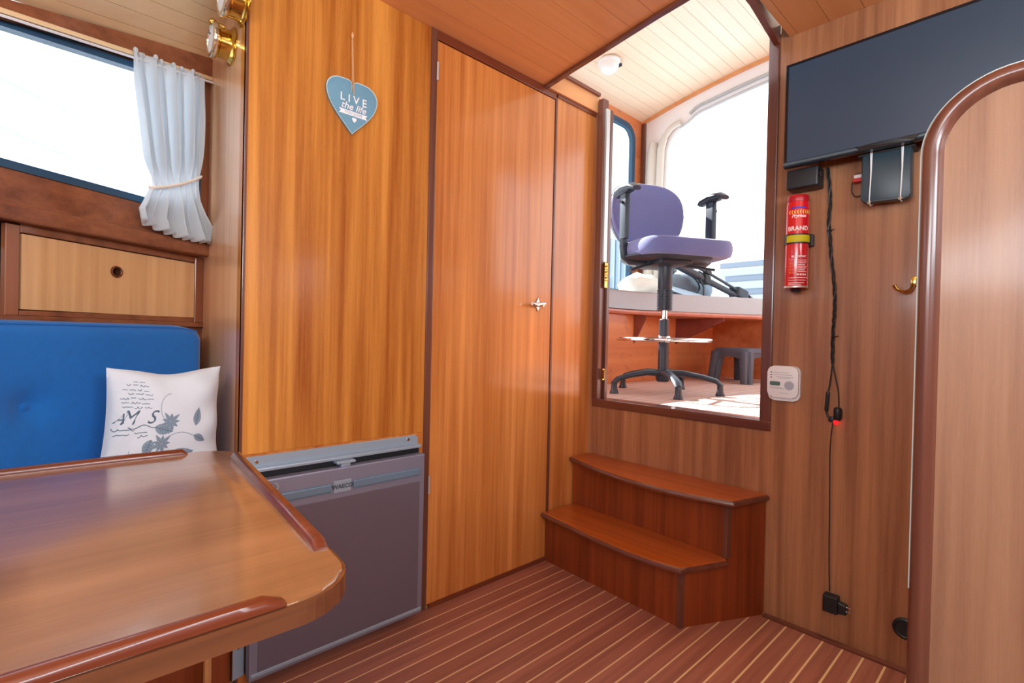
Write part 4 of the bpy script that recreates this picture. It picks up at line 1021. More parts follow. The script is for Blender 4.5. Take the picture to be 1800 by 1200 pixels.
bm = NB(); tube(bm, [V(1.789, *p) for p in smooth_path([(0.458, 0.865), (0.463, 0.80), (0.468, 0.77), (0.470, 0.735), (0.471, 0.712), (0.466, 0.695), (0.458, 0.690)], 6)], [0.0023]*12+[0.0055]*12+[0.003]*13, 8); obj('jack', bm, M_BLACK, cb, smooth=True)
bm = NB(); tube(bm, [V(1.789, *p) for p in smooth_path([(0.458, 0.865), (0.4495, 0.82), (0.441, 0.78), (0.4385, 0.745), (0.4385, 0.725)], 6)], 0.002, 6); obj('cable', bm, M_BLACK, cb, smooth=True)
pg = thing('car_plug', (1.785, 0.443, 0.67), 'black socket plug with glowing red light at the end of cable bundle', 'plug')
bm = NB(); lathe(bm, [(0.006, 0), (0.0105, -0.004), (0.0115, -0.012), (0.0110, -0.034), (0.0085, -0.040)], (1.782, 0.4385, 0.728), (0, 0, 1), 16); box(bm, (1.775, 0.448, 0.682), (1.792, 0.462, 0.697), 0.002); tube(bm, [V(1.783, 0.462, 0.689), V(1.783, 0.445, 0.690)], 0.006, 8)
obj('plug_body', bm, M_BLACK, pg, smooth=True)
bm = NB(); lathe(bm, [(0.0065, 0), (0.0068, -0.006), (0.005, -0.011), (0, -0.013)], (1.780, 0.4425, 0.687), (0, 0, 1), 14); obj('red_light', bm, M_LED, pg, smooth=True)
bm = NB()
tube(bm, [V(1.790, *p) for p in smooth_path([(0.452, 0.683), (0.4565, 0.64), (0.4585, 0.58), (0.4565, 0.48), (0.455, 0.40), (0.454, 0.30), (0.452, 0.22), (0.449, 0.155)], 5)], 0.0016, 6)
tag(obj('thin_cable', bm, M_BLACK, smooth=True, base=(1.79, 0.45, 0.15)), 'single thin black cable running down to the wall adapter', 'cable')
ad = thing('power_adapter', (1.785, 0.44, 0.12), 'black mains adapter with two-pin plug low on the aft wall', 'adapter')
obj('adapter_body', B((1.765, 0.422, 0.098), (1.797, 0.462, 0.150), 0.004), M_BLACK, ad)
bm = NB(); extrude(bm, [V(1.768, 0.422, 0.138), V(1.768, 0.400, 0.134), V(1.768, 0.400, 0.106), V(1.768, 0.422, 0.102)], V(0.022, 0, 0), 0.003); obj('plug_neck', bm, M_BLACK, ad)
for z in (0.128, 0.115):
    bm = NB(); tube(bm, [V(1.778, 0.401, z), V(1.778, 0.389, z)], 0.0020, 8); obj('pin', bm, M_CHROME, ad, smooth=True, label='shiny metal pin')
bm = NB(); lathe(bm, [(0.030, 0), (0.030, 0.004), (0.024, 0.007), (0.021, 0.004), (0.0, 0.0035)], (1.797, 0.262, 0.118), (-1, 0, 0), 26)
tag(obj('floor_vent', bm, M_BLACK, smooth=True, base=(1.797, 0.262, 0.118)), 'round black vent near the floor on the aft wall', 'vent')

# fire extinguisher
ex = thing('fire_extinguisher', (1.763, 0.560, 1.092), 'small red fire extinguisher strapped to the aft wall by a yellow strap', 'extinguisher')
ER = 0.0335; ex_c = V(1.762, 0.560, 0)
bm = NB(); lathe(bm, [(0.010, 0.0), (0.029, 0.0), (ER-0.001, 0.003), (ER, 0.008), (ER, 0.262), (ER-0.003, 0.276), (ER-0.003, 0.292), (ER-0.006, 0.296), (0, 0.297)], ex_c+UP*1.097, (0, 0, 1), 40)
obj('canister', bm, M_RED, ex, smooth=True)
bm = NB(); lathe(bm, [(0.014, 0), (0.016, -0.004), (0.012, -0.012), (0.0, -0.013)], ex_c+UP*1.098, (0, 0, 1), 20); obj('nozzle_cap', bm, M_BLACK, ex, smooth=True)
bm = NB(); lathe(bm, [(ER+0.0008, 0.0), (ER+0.0012, 0.003), (ER+0.0003, 0.006)], ex_c+UP*1.098, (0, 0, 1), 40); obj('base_rim', bm, M_STEEL, ex, smooth=True)
bm = NB(); lathe(bm, [(ER-0.0022, 0.0), (ER-0.0018, 0.001), (ER-0.0018, 0.018), (ER-0.0035, 0.021)], ex_c+UP*(1.097+0.274), (0, 0, 1), 40); obj('cap', bm, mat('cap_dark_red', (176, 18, 34), 0.35), ex, smooth=True)
view_a = math.atan2(-ex_c.y, -ex_c.x)     # side facing the cabin
def EXS(x, z, h):   # x along surface as seen from the cabin (right positive)
    a = view_a + (x+0.014)/ER
    return V(ex_c.x+(ER+0.0003+h)*math.cos(a), ex_c.y+(ER+0.0003+h)*math.sin(a), z)
def exflip(x, z, h): return EXS(x, z, h)
def band(bm, a0, a1, z0, z1, h, n=20):
    t = bmesh.new(); r = []
    for k in range(n+1):
        x = lerp(a0, a1, k/n); r.append((t.verts.new(EXS(x, z0, h)), t.verts.new(EXS(x, z1, h))))
    for a, b in zip(r, r[1:]): t.faces.new((a[0], b[0], b[1], a[1]))
    join(bm, t)
bm = NB(); band(bm, -0.034, 0.010, 1.3475, 1.3525, 0.0); obj('blue_line', bm, M_BPRINT, ex)
bm = NB()
for i in range(11):
    x = -0.040+i*0.0078
    for s in (-1, 1):
        patch(bm, [(x, 1.3365), (x+0.0035, 1.3365), (x+0.0065, 1.3365+s*0.006), (x+0.003, 1.3365+s*0.006)], EXS, 0.0001)
obj('chevron_print', bm, M_YPRINT, ex)
def etext(s, size, x, z, m, shear=0.0, w=0.0003, align='CENTER', nm='lettering'):
    obj(nm, text_bm(s, size, lambda a, b, h: EXS(x+a, z+b, h), 0.0002, shear=shear, weight=w, align=align), m, ex)
etext('Prymos', 0.0135, -0.010, 1.3235, M_WPRINT, 0.35, 0.0004)
etext('BRAND', 0.0185, -0.011, 1.284, M_WPRINT, 0, 0.0006)
etext('BLUSSPRAY', 0.0085, -0.006, 1.196, M_WPRINT)
bm = NB(); band(bm, -0.036, 0.018, 1.1855, 1.1865, 0.0002)
for i in range(7): band(bm, -0.010, 0.020 - (i % 3)*0.004, 1.180-i*0.0055, 1.182-i*0.0055, 0.0002)
for i, z in enumerate((1.128, 1.120, 1.112, 1.107)): band(bm, -0.036, 0.026-i*0.008, z, z+0.0018, 0.0002)
obj('small_print', bm, M_WPRINT, ex)
bm = NB()
for r_ in range(4):
    for c_ in range(2):
        band(bm, -0.034+c_*0.009, -0.028+c_*0.009, 1.172-r_*0.010, 1.178-r_*0.010, 0.0002, 2)
obj('pictogram_print', bm, M_OPRINT, ex)
bm = NB()
for c_ in range(4): band(bm, -0.012+c_*0.008, -0.006+c_*0.008, 1.136, 1.1415, 0.0002, 2)
obj('symbol_print', bm, M_WPRINT, ex)
t = bmesh.new(); rg = []
for k in range(31):
    a = lerp(view_a-1.75+0.1, view_a+1.55+0.1, k/30); d = V(math.cos(a), math.sin(a), 0)
    rg.append([t.verts.new(ex_c+d*(ER+q0_)+UP*q1_) for q0_, q1_ in ((0.0006, 1.237), (0.0022, 1.237), (0.0022, 1.268), (0.0006, 1.268))])
for a, b in zip(rg, rg[1:]):
    for k in range(4): t.faces.new((a[k], a[(k+1) % 4], b[(k+1) % 4], b[k]))
t.faces.new(rg[0]); t.faces.new(rg[-1][::-1]); bmesh.ops.recalc_face_normals(t, faces=t.faces)
obj('strap_backing', t, M_BLACK, ex, smooth=True)
bm = NB(); band(bm, -0.045, 0.033, 1.2415, 1.2635, 0.0024, 24); obj('yellow_strap', bm, M_YEL, ex, smooth=True, label='yellow strap')
obj('bracket', B((1.775, 0.519, 1.232), (1.797, 0.601, 1.270), 0.002), M_BLACK, ex)

# CO alarm
al = thing('carbon_monoxide_alarm', (1.79, 0.594, 0.79), 'white rounded alarm box with small display beside the opening', 'alarm')
def rr(y0, y1, z0, z1, r, x, n=6): return [V(x, y, z) for y, z in rrect(y0, y1, z0, z1, r, n)]
bm = NB(); extrude(bm, rr(0.546, 0.644, 0.731, 0.846, 0.020, 1.797), V(-0.014, 0, 0), 0.003, 3); obj('base_plate', bm, M_WHITE, al, smooth=True)
bm = NB(); extrude(bm, rr(0.548, 0.642, 0.742, 0.845, 0.018, 1.784), V(-0.013, 0, 0), 0.004, 3); ac = obj('cover', bm, M_WHITE, al, smooth=True)
AX = 1.7708
def AS(y, z, h): return V(AX-h, y, z)
def ay(f): return 0.642-0.094*f      # fraction from left edge as seen
def az(f): return 0.845-0.103*f
bm = NB()
for f in (0.20, 0.28, 0.36): lathe(bm, [(0.0022, 0), (0.0018, 0.0006), (0, 0.0008)], (AX, ay(0.13), az(f)), (-1, 0, 0), 10)
obj('indicator', bm, M_DKP, ac)
bm = NB(); extrude(bm, rr(ay(0.43), ay(0.09), az(0.62), az(0.49), 0.004, AX), V(-0.0008, 0, 0)); obj('display', bm, M_LCD, ac, label='grey-green display')
bm = NB(); lathe(bm, [(0.0150, 0), (0.0150, 0.0006), (0.014, 0.001), (0, 0.001)], (AX, ay(0.72), az(0.60)), (-1, 0, 0), 28); gr = obj('grille', bm, mat('grille_grey', (186, 192, 206), 0.5), ac)
bm = NB()
for k in range(7):
    w_ = 0.012*math.sqrt(max(0, 1-((k-3)/3.6)**2)); box(bm, (AX-0.0018, ay(0.72)-w_, az(0.60)+(k-3)*0.0037-0.0006), (AX-0.0009, ay(0.72)+w_, az(0.60)+(k-3)*0.0037+0.0006))
obj('slot', bm, M_GREYP, gr)
bm = NB()
for i, (f0, f1, g) in enumerate(((.20, .72, .20), (.20, .80, .27), (.30, .85, .34), (.38, .76, .38), (.08, .5, .68), (.08, .58, .71), (.42, .70, .85))):
    box(bm, (AX-0.0003, ay(f1), az(g)-0.0006), (AX+0.0002, ay(f0), az(g)+0.0005))
obj('label_print', bm, M_GREYP, ac, kind='stuff')

# brass hook
bm = NB(); box(bm, (1.790, 0.258, 1.088), (1.7975, 0.272, 1.118), 0.003)
tube(bm, [V(1.792, 0.266, 1.096), V(1.782, 0.268, 1.082), V(1.768, 0.276, 1.074), V(1.756, 0.288, 1.074), V(1.750, 0.298, 1.082), V(1.749, 0.302, 1.092)], [0.0045, 0.0042, 0.004, 0.004, 0.0045, 0.006], 10)
tag(obj('coat_hook', bm, M_BRASS, smooth=True, base=(1.79, 0.27, 1.09)), 'small brass coat hook on the aft wall beside the arched panel', 'hook')

# ================================================================== HEART SIGN
hx0, hz0 = 0.650, 1.574
hs_ = thing('heart_sign', (hx0, YH-0.006, hz0), 'blue-grey heart plaque reading LIVE the life, hung on the port wall', 'sign')
def heartpts(s, n=60):
    P = []
    for k in range(n):
        t = 2*PI*k/n; x = 16*math.sin(t)**3; y = 13*math.cos(t)-5*math.cos(2*t)-2*math.cos(3*t)-math.cos(4*t)
        z = -0.071+(y+17)*0.00562 if y < 4 else 0.047+(y-4)*0.00475+0.016*math.exp(-(x/4)**2)
        if y < 4 and abs(math.cos(t)) < 0.9999 and math.cos(t) < 0.3: x = math.copysign(16*math.sin(PI/2*(y+17)/21)**1.08, x)
        P.append((x/16*s, z*s/0.079))
    return P
HS = 0.079
bm = NB(); extrude(bm, [V(hx0+x, YH-0.003, hz0+y) for x, y in heartpts(HS)], V(0, -0.006, 0), 0.0012, 2); obj('plaque', bm, M_HEART, hs_, smooth=30)
def HSF(x, y, h): return V(hx0+x, YH-0.0093-h, hz0+y)
bm = NB(); o1_ = heartpts(HS*0.995); i1_ = heartpts(HS*0.965)
ring(bm, o1_, i1_, lambda x, y: V(hx0+x, YH-0.0088, hz0+y), V(0, -0.0006, 0)); obj('worn_edge', bm, M_HEART_E, hs_, label='pale worn edge')
def htext(s, size, x, z, shear=0, w=0.0003, m=M_WPRINT, nm='lettering'): obj(nm, text_bm(s, size, lambda a, b, h: HSF(x+a, z+b, h), 0.0002, shear=shear, weight=w), m, hs_)
htext('L I V E', 0.031, 0.003, 0.030, 0, 0.0003)
htext('the life', 0.028, 0.003, 0.008, 0.3, 0.0002)
bm = NB(); patch(bm, [(-0.041, -0.004), (0.047, -0.004), (0.041, -0.0105), (0.047, -0.017), (-0.041, -0.017), (-0.035, -0.0105)], HSF, 0.0002); obj('banner', bm, M_WPRINT, hs_)
obj('banner_lettering', text_bm('YOU LOVE', 0.0115, lambda a, b, h: HSF(0.003+a, -0.0105+b, 0.0006), 0.0004, weight=0.0001), M_HEART, hs_)
bm = NB(); patch(bm, [(x*0.09+0.006, y*0.09-0.029) for x, y in heartpts(HS, 24)], HSF, 0.0002); obj('little_heart', bm, M_WPRINT, hs_)
bm = NB(); top = V(0.647, YH-0.006, 1.795)
tube(bm, [V(hx0-0.004, YH-0.011, hz0+0.052), V(hx0-0.003, YH-0.010, hz0+0.10), top+V(-0.0012, 0, -0.02), top], 0.0011, 6)
tube(bm, [V(hx0+0.003, YH-0.011, hz0+0.044), V(hx0+0.001, YH-0.010, hz0+0.10), top+V(0.0015, 0, -0.02), top], 0.0011, 6)
obj('twine_loop', bm, M_STRING, hs_, smooth=True, label='beige twine loop')
bm = NB(); lathe(bm, [(0.0, -0.016), (0.0035, -0.014), (0.0028, -0.009), (0.0045, -0.005), (0.0035, 0.0), (0.001, 0.006), (0, 0.007)], top, (0, 0, 1), 10)
tube(bm, [top, top+V(0, 0.006, 0.0)], 0.0015, 6); obj('knot', bm, M_STRING, hs_, smooth=True)

# ================================================================== WHEELHOUSE THINGS
ch = thing('swivel_chair', (2.39, 1.39, ZF), 'tall purple swivel chair with black arms and chrome foot ring in the wheelhouse', 'chair', rotz=math.radians(-28), local=True)
def cobj(name, bm, m, parent=ch, **k): return obj(name, bm, m, parent, smooth=k.pop('smooth', True), **k)
# star base (world angles minus chair rotation)
for k in range(5):
    a = math.radians(225+72*k+28); d = V(math.cos(a), math.sin(a), 0)
    bm = NB(); tube(bm, [d*0.02+UP*0.105, d*0.10+UP*0.108, d*0.20+UP*0.092, d*0.262+UP*0.075, d*0.285+UP*0.055], [0.029, 0.026, 0.022, 0.022, 0.018], 10, flat=(1.0, 0.62))
    lg = cobj('base_arm', bm, M_CHBLK)
    bm = NB(); lathe(bm, [(0.021, 0), (0.023, 0.004), (0.016, 0.022), (0.015, 0.048), (0.017, 0.06)], d*0.282, (0, 0, 1), 16); cobj('glide', bm, M_CHBLK, lg)
bm = NB(); lathe(bm, [(0.030, 0.06), (0.036, 0.075), (0.036, 0.115), (0.027, 0.125), (0.026, 0.26), (0.026, 0.30)], (0, 0, 0), (0, 0, 1), 24); cobj('lower_column', bm, M_CHBLK)
bm = NB(); lathe(bm, [(0.034, 0.268), (0.036, 0.272), (0.036, 0.292), (0.030, 0.300)], (0, 0, 0), (0, 0, 1), 24); cobj('ring_clamp', bm, M_CHROME)
bm = NB(); tube(bm, [V(0.235*math.cos(a), 0.235*math.sin(a), 0.280) for a in [2*PI*k/48 for k in range(48)]], 0.0105, 10, closed=True)
fr_ = cobj('foot_ring', bm, M_CHROME)
for k in range(3):
    a = math.radians(100+120*k); d = V(math.cos(a), math.sin(a), 0); bm = NB(); tube(bm, [d*0.03+UP*0.28, d*0.232+UP*0.28], 0.0085, 8); cobj('spoke', bm, M_CHROME, fr_)
bm = NB(); lathe(bm, [(0.025, 0.300), (0.025, 0.385), (0.020, 0.39)], (0, 0, 0), (0, 0, 1), 20); cobj('middle_column', bm, M_CHBLK)
bm = NB(); lathe(bm, [(0.015, 0.385), (0.015, 0.45)], (0, 0, 0), (0, 0, 1), 18); cobj('gas_lift', bm, M_CHROME)
prof = [(0.034, 0.435)]
for k in range(14): z = 0.438+k*0.0078; prof += [(0.040, z), (0.040, z+0.0035), (0.034, z+0.0045), (0.034, z+0.007)]
prof += [(0.037, 0.552), (0.037, 0.672), (0.030, 0.676)]
bm = NB(); lathe(bm, prof, (0, 0, 0), (0, 0, 1), 24); cobj('ribbed_gaiter', bm, M_CHBLK)
bm = NB(); box(bm, (-0.09, -0.11, 0.668), (0.09, 0.16, 0.700), 0.010); cobj('tilt_mechanism', bm, M_CHBLK)
bm = NB(); tube(bm, [V(-0.05, 0.02, 0.683), V(-0.14, -0.02, 0.66), V(-0.25, -0.08, 0.622)], [0.007, 0.006, 0.010], 8); cobj('lever', bm, M_CHBLK)
bm = NB(); tube(bm, [V(0.05, 0.02, 0.683), V(0.15, -0.10, 0.655), V(0.19, -0.15, 0.64)], [0.006, 0.005, 0.007], 8); cobj('lever', bm, M_CHBLK)
# seat: superellipse pad, waterfall front (-y), saddle
def seat_top(u, v):
    a = 2*PI*u; ca, sa = math.cos(a), math.sin(a); n = 0.62
    X = 0.25*math.copysign(abs(ca)**n, ca); Y = 0.245*math.copysign(abs(sa)**n, sa)
    # v 0..1: underside centre -> edge -> top centre
    if v < 0.3: r = v/0.3*0.94; z = 0.700
    elif v < 0.6: t = (v-0.3)/0.3; ang = -PI/2+PI*t; r = 0.94+0.06*math.cos(ang); z = 0.742+0.042*math.sin(ang)
    else: t = (v-0.6)/0.4; r = 0.94*(1-t); z = 0.784 + 0.012*math.sin(t*PI*0.5)
    x, y = X*r, Y*r
    z += -0.30*max(0, -y-0.14)**1.5*6*0.3 + 0.020*max(0, y/0.245)**2*(1 if v > 0.5 else 0.2) - 0.010*math.exp(-(x/0.12)**2-((y-0.03)/0.12)**2)*(1 if v > 0.6 else 0)
    return V(x+0.03, y-0.03, z)
bm = NB(); grid(bm, 64, 34, seat_top, closed_u=True); bmesh.ops.remove_doubles(bm, verts=bm.verts, dist=0.0005); cobj('seat', bm, M_CHAIR, smooth=70)
bm = NB(); lathe(bm, [(0.0, 0.0), (0.22, 0.0), (0.235, 0.012), (0.235, 0.02)], (0, 0, 0.690), (0, 0, 1), 32); cobj('seat_pan', bm, M_CHBLK)
# backrest
def backp(u, v, thick=0.030, yb=0.255, grow=1.0):
    a = 2*PI*u; ca, sa = math.cos(a), math.sin(a)
    X = 0.228*math.copysign(abs(ca)**0.72, ca)*grow; Z = 0.19*math.copysign(abs(sa)**0.72, sa)*grow
    if Z < 0: X *= 1-0.10*(Z/-0.178)
    if v < 0.35: r = v/0.35*0.93; y = thick*1.0
    elif v < 0.65: t = (v-0.35)/0.3; ang = PI/2-PI*t; r = 0.93+0.07*math.cos(ang); y = thick*math.sin(ang)
    else: r = (1-(v-0.65)/0.35)*0.93; y = -thick*(1.0+0.35*math.sin((v-0.65)/0.35*PI/2))
    x, z = X*r, Z*r
    y += -0.9*x*x - 0.25*z*z + 0.10*z
    return V(x+0.005, yb+y, 0.985+z)
bm = NB(); grid(bm, 64, 30, lambda u, v: backp(u, v), closed_u=True); bmesh.ops.remove_doubles(bm, verts=bm.verts, dist=0.0005); cobj('backrest', bm, M_CHAIR, smooth=70)
bm = NB(); grid(bm, 48, 14, lambda u, v: backp(u, v*0.5, 0.040, 0.262, 1.012), closed_u=True); bmesh.ops.remove_doubles(bm, verts=bm.verts, dist=0.0005); cobj('back_shell', bm, M_CHBLK)
bm = NB(); tube(bm, [V(0, 0.10, 0.69), V(0, 0.22, 0.685), V(0, 0.305, 0.71), V(0, 0.325, 0.78), V(0, 0.315, 0.96)], 0.018, 10, flat=(1.6, 0.5)); cobj('back_bar', bm, M_CHBLK)
for s in (-1, 1):
    bm = NB(); tube(bm, [V(s*0.10, 0.02, 0.692), V(s*0.22+0.02, 0.02, 0.690), V(s*0.25+0.02, 0.02, 0.712), V(s*0.256+0.02, 0.02, 0.76), V(s*0.257+0.02, 0.015, 0.80)], 0.016, 10, flat=(0.55, 1.5)); am = cobj('arm_bracket', bm, M_CHBLK)
    bm = NB(); obox(bm, (s*0.258+0.02, 0.012, 0.915), (1, 0, 0), (0, 1, 0), (0, 0, 1), 0.028, 0.062, 0.24, 0.008); cobj('arm_post', bm, M_CHBLK, am)
    bm = NB(); tube(bm, [V(s*0.270+0.02, 0.012, 0.985), V(s*0.287+0.02, 0.0, 0.985)], 0.008, 8); cobj('height_button', bm, M_CHBLK, am)
    bm = NB(); tube(bm, [V(s*0.258+0.02, 0.100, 1.040), V(s*0.258+0.02, 0.07, 1.050), V(s*0.258+0.02, 0.0, 1.056), V(s*0.257+0.02, -0.07, 1.048), V(s*0.255+0.02, -0.105, 1.030)], [0.026, 0.036, 0.040, 0.036, 0.024], 14, flat=(1.0, 0.5)); cobj('arm_pad', bm, M_CHBLK, am)
    bm = NB(); obox(bm, (s*0.258+0.02, 0.01, 1.036), (1, 0, 0), (0, 1, 0), (0, 0, 1), 0.04, 0.12, 0.012, 0.004); cobj('pad_plate', bm, M_CHBLK, am)

# plastic stool
sx, sy = 3.57, 1.455
so = thing('plastic_stool', (sx, sy, ZF), 'small grey plastic step stool on the wheelhouse floor behind the chair', 'stool', rotz=math.radians(-12), local=True)
def sq(r, z, n=5, rr_=0.04): return [V(x, y, z) for x, y in rrect(-r, r, -r*0.86, r*0.86, rr_, n)]
bm = NB(); t = bmesh.new(); L1 = [t.verts.new(p) for p in sq(0.160, 0.208)]; L2 = [t.verts.new(p) for p in sq(0.155, 0.232)]; L3 = [t.verts.new(p) for p in sq(0.142, 0.238)]
for a, b in ((L1, L2), (L2, L3)):
    for k in range(len(a)): t.faces.new((a[k], a[(k+1) % len(a)], b[(k+1) % len(b)], b[k]))
t.faces.new(L3); t.faces.new(L1[::-1]); bmesh.ops.recalc_face_normals(t, faces=t.faces); join(bm, t); obj('stool_top', bm, M_STOOL, so, smooth=True)
for sgx in (-1, 1):
    for sgy in (-1, 1):
        bm = NB(); c0 = V(sgx*0.128, sgy*0.108, 0.212); c1_ = V(sgx*0.152, sgy*0.130, 0.0)
        for k, off in enumerate((-0.034, 0.0, 0.034)):
            dirx = V(1, 0, 0) if True else None
            tube(bm, [c0+V(off*0.8 if sgy else 0, 0, 0), c1_+V(off*0.75, 0, 0)], [0.026, 0.019], 8, flat=(1.2, 1.0))
            tube(bm, [c0+V(0, off*0.8, 0), c1_+V(0, off*0.75, 0)], [0.025, 0.018], 8)
        obj('leg', bm, M_STOOL, so, smooth=True)
bm = NB()
for sgy in (-1, 1):
    pts = [V(-0.15, sgy*0.134, 0.215), V(0.15, sgy*0.134, 0.215)] + [V(0.075*math.cos(a)*1.25, sgy*0.134, 0.150+0.045*math.sin(a)) for a in [PI*k/10 for k in range(11)]]
    extrude(bm, [V(0.15, sgy*0.132, 0.215), V(0.13, sgy*0.134, 0.13)] + [V(0.10*math.cos(a), sgy*0.134, 0.145+0.035*math.sin(a)) for a in [PI*k/10 for k in range(11)]] + [V(-0.13, sgy*0.134, 0.13), V(-0.15, sgy*0.132, 0.215)], V(0, -sgy*0.008, 0))
for sgx in (-1, 1):
    extrude(bm, [V(sgx*0.157, 0.13, 0.215), V(sgx*0.157, 0.11, 0.13)] + [V(sgx*0.157, 0.085*math.cos(a), 0.145+0.035*math.sin(a)) for a in [PI*k/10 for k in range(11)]] + [V(sgx*0.157, -0.11, 0.13), V(sgx*0.157, -0.13, 0.215)], V(-sgx*0.008, 0, 0))
obj('skirt', bm, M_STOOL, so)

# dome lamp
lp = thing('dome_lamp', (2.58, 1.93, zc(1.93)), 'white dome lamp on the wheelhouse ceiling', 'lamp')
bm = NB(); lathe(bm, [(0.070, 0), (0.070, 0.012), (0.060, 0.018)], (2.58, 1.93, zc(1.93)-0.001), (0, 0, -1), 28); obj('lamp_base', bm, M_WHITE, lp, smooth=True)
bm = NB(); lathe(bm, [(0.060, 0.016), (0.062, 0.03), (0.052, 0.055), (0.030, 0.072), (0, 0.078)], (2.58, 1.93, zc(1.93)-0.001), (0, 0, -1), 28); obj('lamp_shade', bm, M_DOME, lp, smooth=True)
bm = NB(); box(bm, (2.625, 1.88, zc(1.9)-0.030), (2.650, 1.905, zc(1.9)-0.012), 0.003); obj('switch', bm, M_BLACK, lp)
# rolled canvas at aft frame
bm = NB()
pts = [V(3.372, 2.10, 1.24), V(3.372, 2.10, 1.6), V(3.370, 2.095, 2.1), V(3.368, 2.09, 2.34), V(3.366, 2.085, 2.42)]
tube(bm, pts, [0.04, 0.042, 0.043, 0.042, 0.030], 14)
tube(bm, [V(3.372, 2.03, 1.24), V(3.370, 2.035, 1.9), V(3.366, 2.02, 2.36), V(3.366, 1.985, 2.455)], [0.026, 0.028, 0.028, 0.022], 12)
tube(bm, smooth_path([V(3.366, 2.0, 2.43), V(3.37, 1.94, 2.495), V(3.372, 1.87, 2.515)], 4), 0.022, 10)
tag(obj('rolled_canvas', bm, M_CANVAS, smooth=True, base=(3.37, 2.08, 1.24)), 'cream canvas rolled up beside the aft wheelhouse opening', 'canvas')

# things on the bench cushion
ZB = 1.231
tr = thing('folded_tripod', (3.45, 1.62, ZB), 'folded black tripod leaning across the grey bench cushion', 'tripod')
a0, a1 = V(3.14, 1.80, 1.47), V(3.70, 1.56, 1.255)
for k, (dy, dz, r) in enumerate(((0.0, 0.0, 0.026), (0.035, 0.035, 0.016), (-0.02, 0.05, 0.013))):
    bm = NB(); o = V(0, dy, dz)
    tube(bm, [a0+o, a0.lerp(a1, 0.45)+o, a0.lerp(a1, 0.46)+o, a1+o*0.7], [r, r, r*0.78, r*0.78], 10); lgt = obj('leg', bm, M_CHBLK, tr, smooth=True)
    bm = NB(); p = a0.lerp(a1, 0.5)+o; obox(bm, p, (a1-a0).normalized(), V(0, 1, 0), UP, 0.05, r*2.3, r*2.3, 0.005); obj('leg_clamp', bm, M_BLACK, lgt)
bm = NB(); obox(bm, a1+V(0.01, 0, 0.02), (a1-a0).normalized(), V(0, 1, 0), UP, 0.10, 0.08, 0.075, 0.012); obj('head', bm, M_CHBLK, tr)
bm = NB(); tube(bm, [a1+V(0.02, 0, 0.06), a1+V(0.08, -0.02, 0.04), a1+V(0.13, -0.03, 0.005)], 0.010, 8); tube(bm, [a1+V(0.11, -0.03, 0.0), a1+V(0.15, -0.03, -0.005)], 0.018, 8); obj('pan_handle', bm, M_BLACK, tr, smooth=True)
bm = NB(); tube(bm, [V(3.36, 1.68, 1.36), V(3.37, 1.66, 1.30), V(3.36, 1.655, 1.24)], 0.007, 6); obj('hanging_strap', bm, M_BLACK, tr)
def blob(c, rx, ry, rz, seed, amp=0.12, n=28):
    bm = NB()
    def f(u, v):
        a = 2*PI*u; b = PI*(v-0.5); d = V(math.cos(b)*math.cos(a), math.cos(b)*math.sin(a), math.sin(b))
        k = 1+amp*noise.noise(d*2.2+V(seed, 0, 0))+amp*0.4*noise.noise(d*6+V(0, seed, 0))
        z = d.z*k; z = max(z, -0.55)
        return V(c[0]+d.x*k*rx, c[1]+d.y*k*ry, c[2]+z*rz)
    grid(bm, n, n//2+1, f, closed_u=True); bmesh.ops.remove_doubles(bm, verts=bm.verts, dist=0.0005); return bm
bg_ = obj('canvas_bag', blob((3.62, 1.90, ZB+0.085), 0.26, 0.14, 0.155, 3.0), M_BAG, smooth=70, base=(3.62, 1.9, ZB)); tag(bg_, 'slumped grey canvas bag on the bench cushion behind the tripod', 'bag')
bm = NB(); tube(bm, smooth_path([V(3.42, 1.82, 1.42), V(3.46, 1.765, 1.37), V(3.50, 1.755, 1.31), V(3.45, 1.77, 1.25)], 5), 0.014, 8, flat=(1, 0.4)); obj('bag_strap', bm, M_CHBLK, bg_, smooth=True)
cl = obj('white_cloth_bundle', blob((3.08, 1.98, ZB+0.055), 0.19, 0.13, 0.10, 9.0, 0.2), M_CLOTH, smooth=70, base=(3.08, 1.98, ZB)); tag(cl, 'crumpled white cloth on the bench cushion beside the chair column', 'cloth')
bm = NB(); extrude(bm, [V(3.20, 1.70, ZB+0.002), V(3.38, 1.66, ZB+0.002), V(3.22, 1.93, ZB+0.10), V(3.06, 1.94, ZB+0.10)], V(0.01, 0.01, 0.014)); mp_ = obj('folded_chart', bm, M_MAP, base=(3.2, 1.8, ZB)); tag(mp_, 'folded pale blue chart leaning on the white cloth', 'paper')
bm = NB(); box(bm, (3.50, 1.50, ZB+0.001), (3.63, 1.58, ZB+0.006), 0.001); tag(obj('flat_tray', bm, M_WHITE, base=(3.55, 1.54, ZB)), 'thin flat tray under the tripod head', 'tray')

# ================================================================== OUTSIDE
bm = NB()
# corrugated siding seen through the port wheelhouse window
sd = thing('corrugated_shed', (5.9, 4.2, 0.4), 'pale blue corrugated shed wall outside the wheelhouse port window', 'building')
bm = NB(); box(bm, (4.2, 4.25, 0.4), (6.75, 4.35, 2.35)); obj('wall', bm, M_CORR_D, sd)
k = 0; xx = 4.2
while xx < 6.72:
    bm = NB(); extrude(bm, [V(xx, 4.25, 0.4), V(xx+0.02, 4.215, 0.4), V(xx+0.055, 4.215, 0.4), V(xx+0.075, 4.25, 0.4)], V(0, 0, 1.95)); obj('rib', bm, M_CORR, sd); xx += 0.135
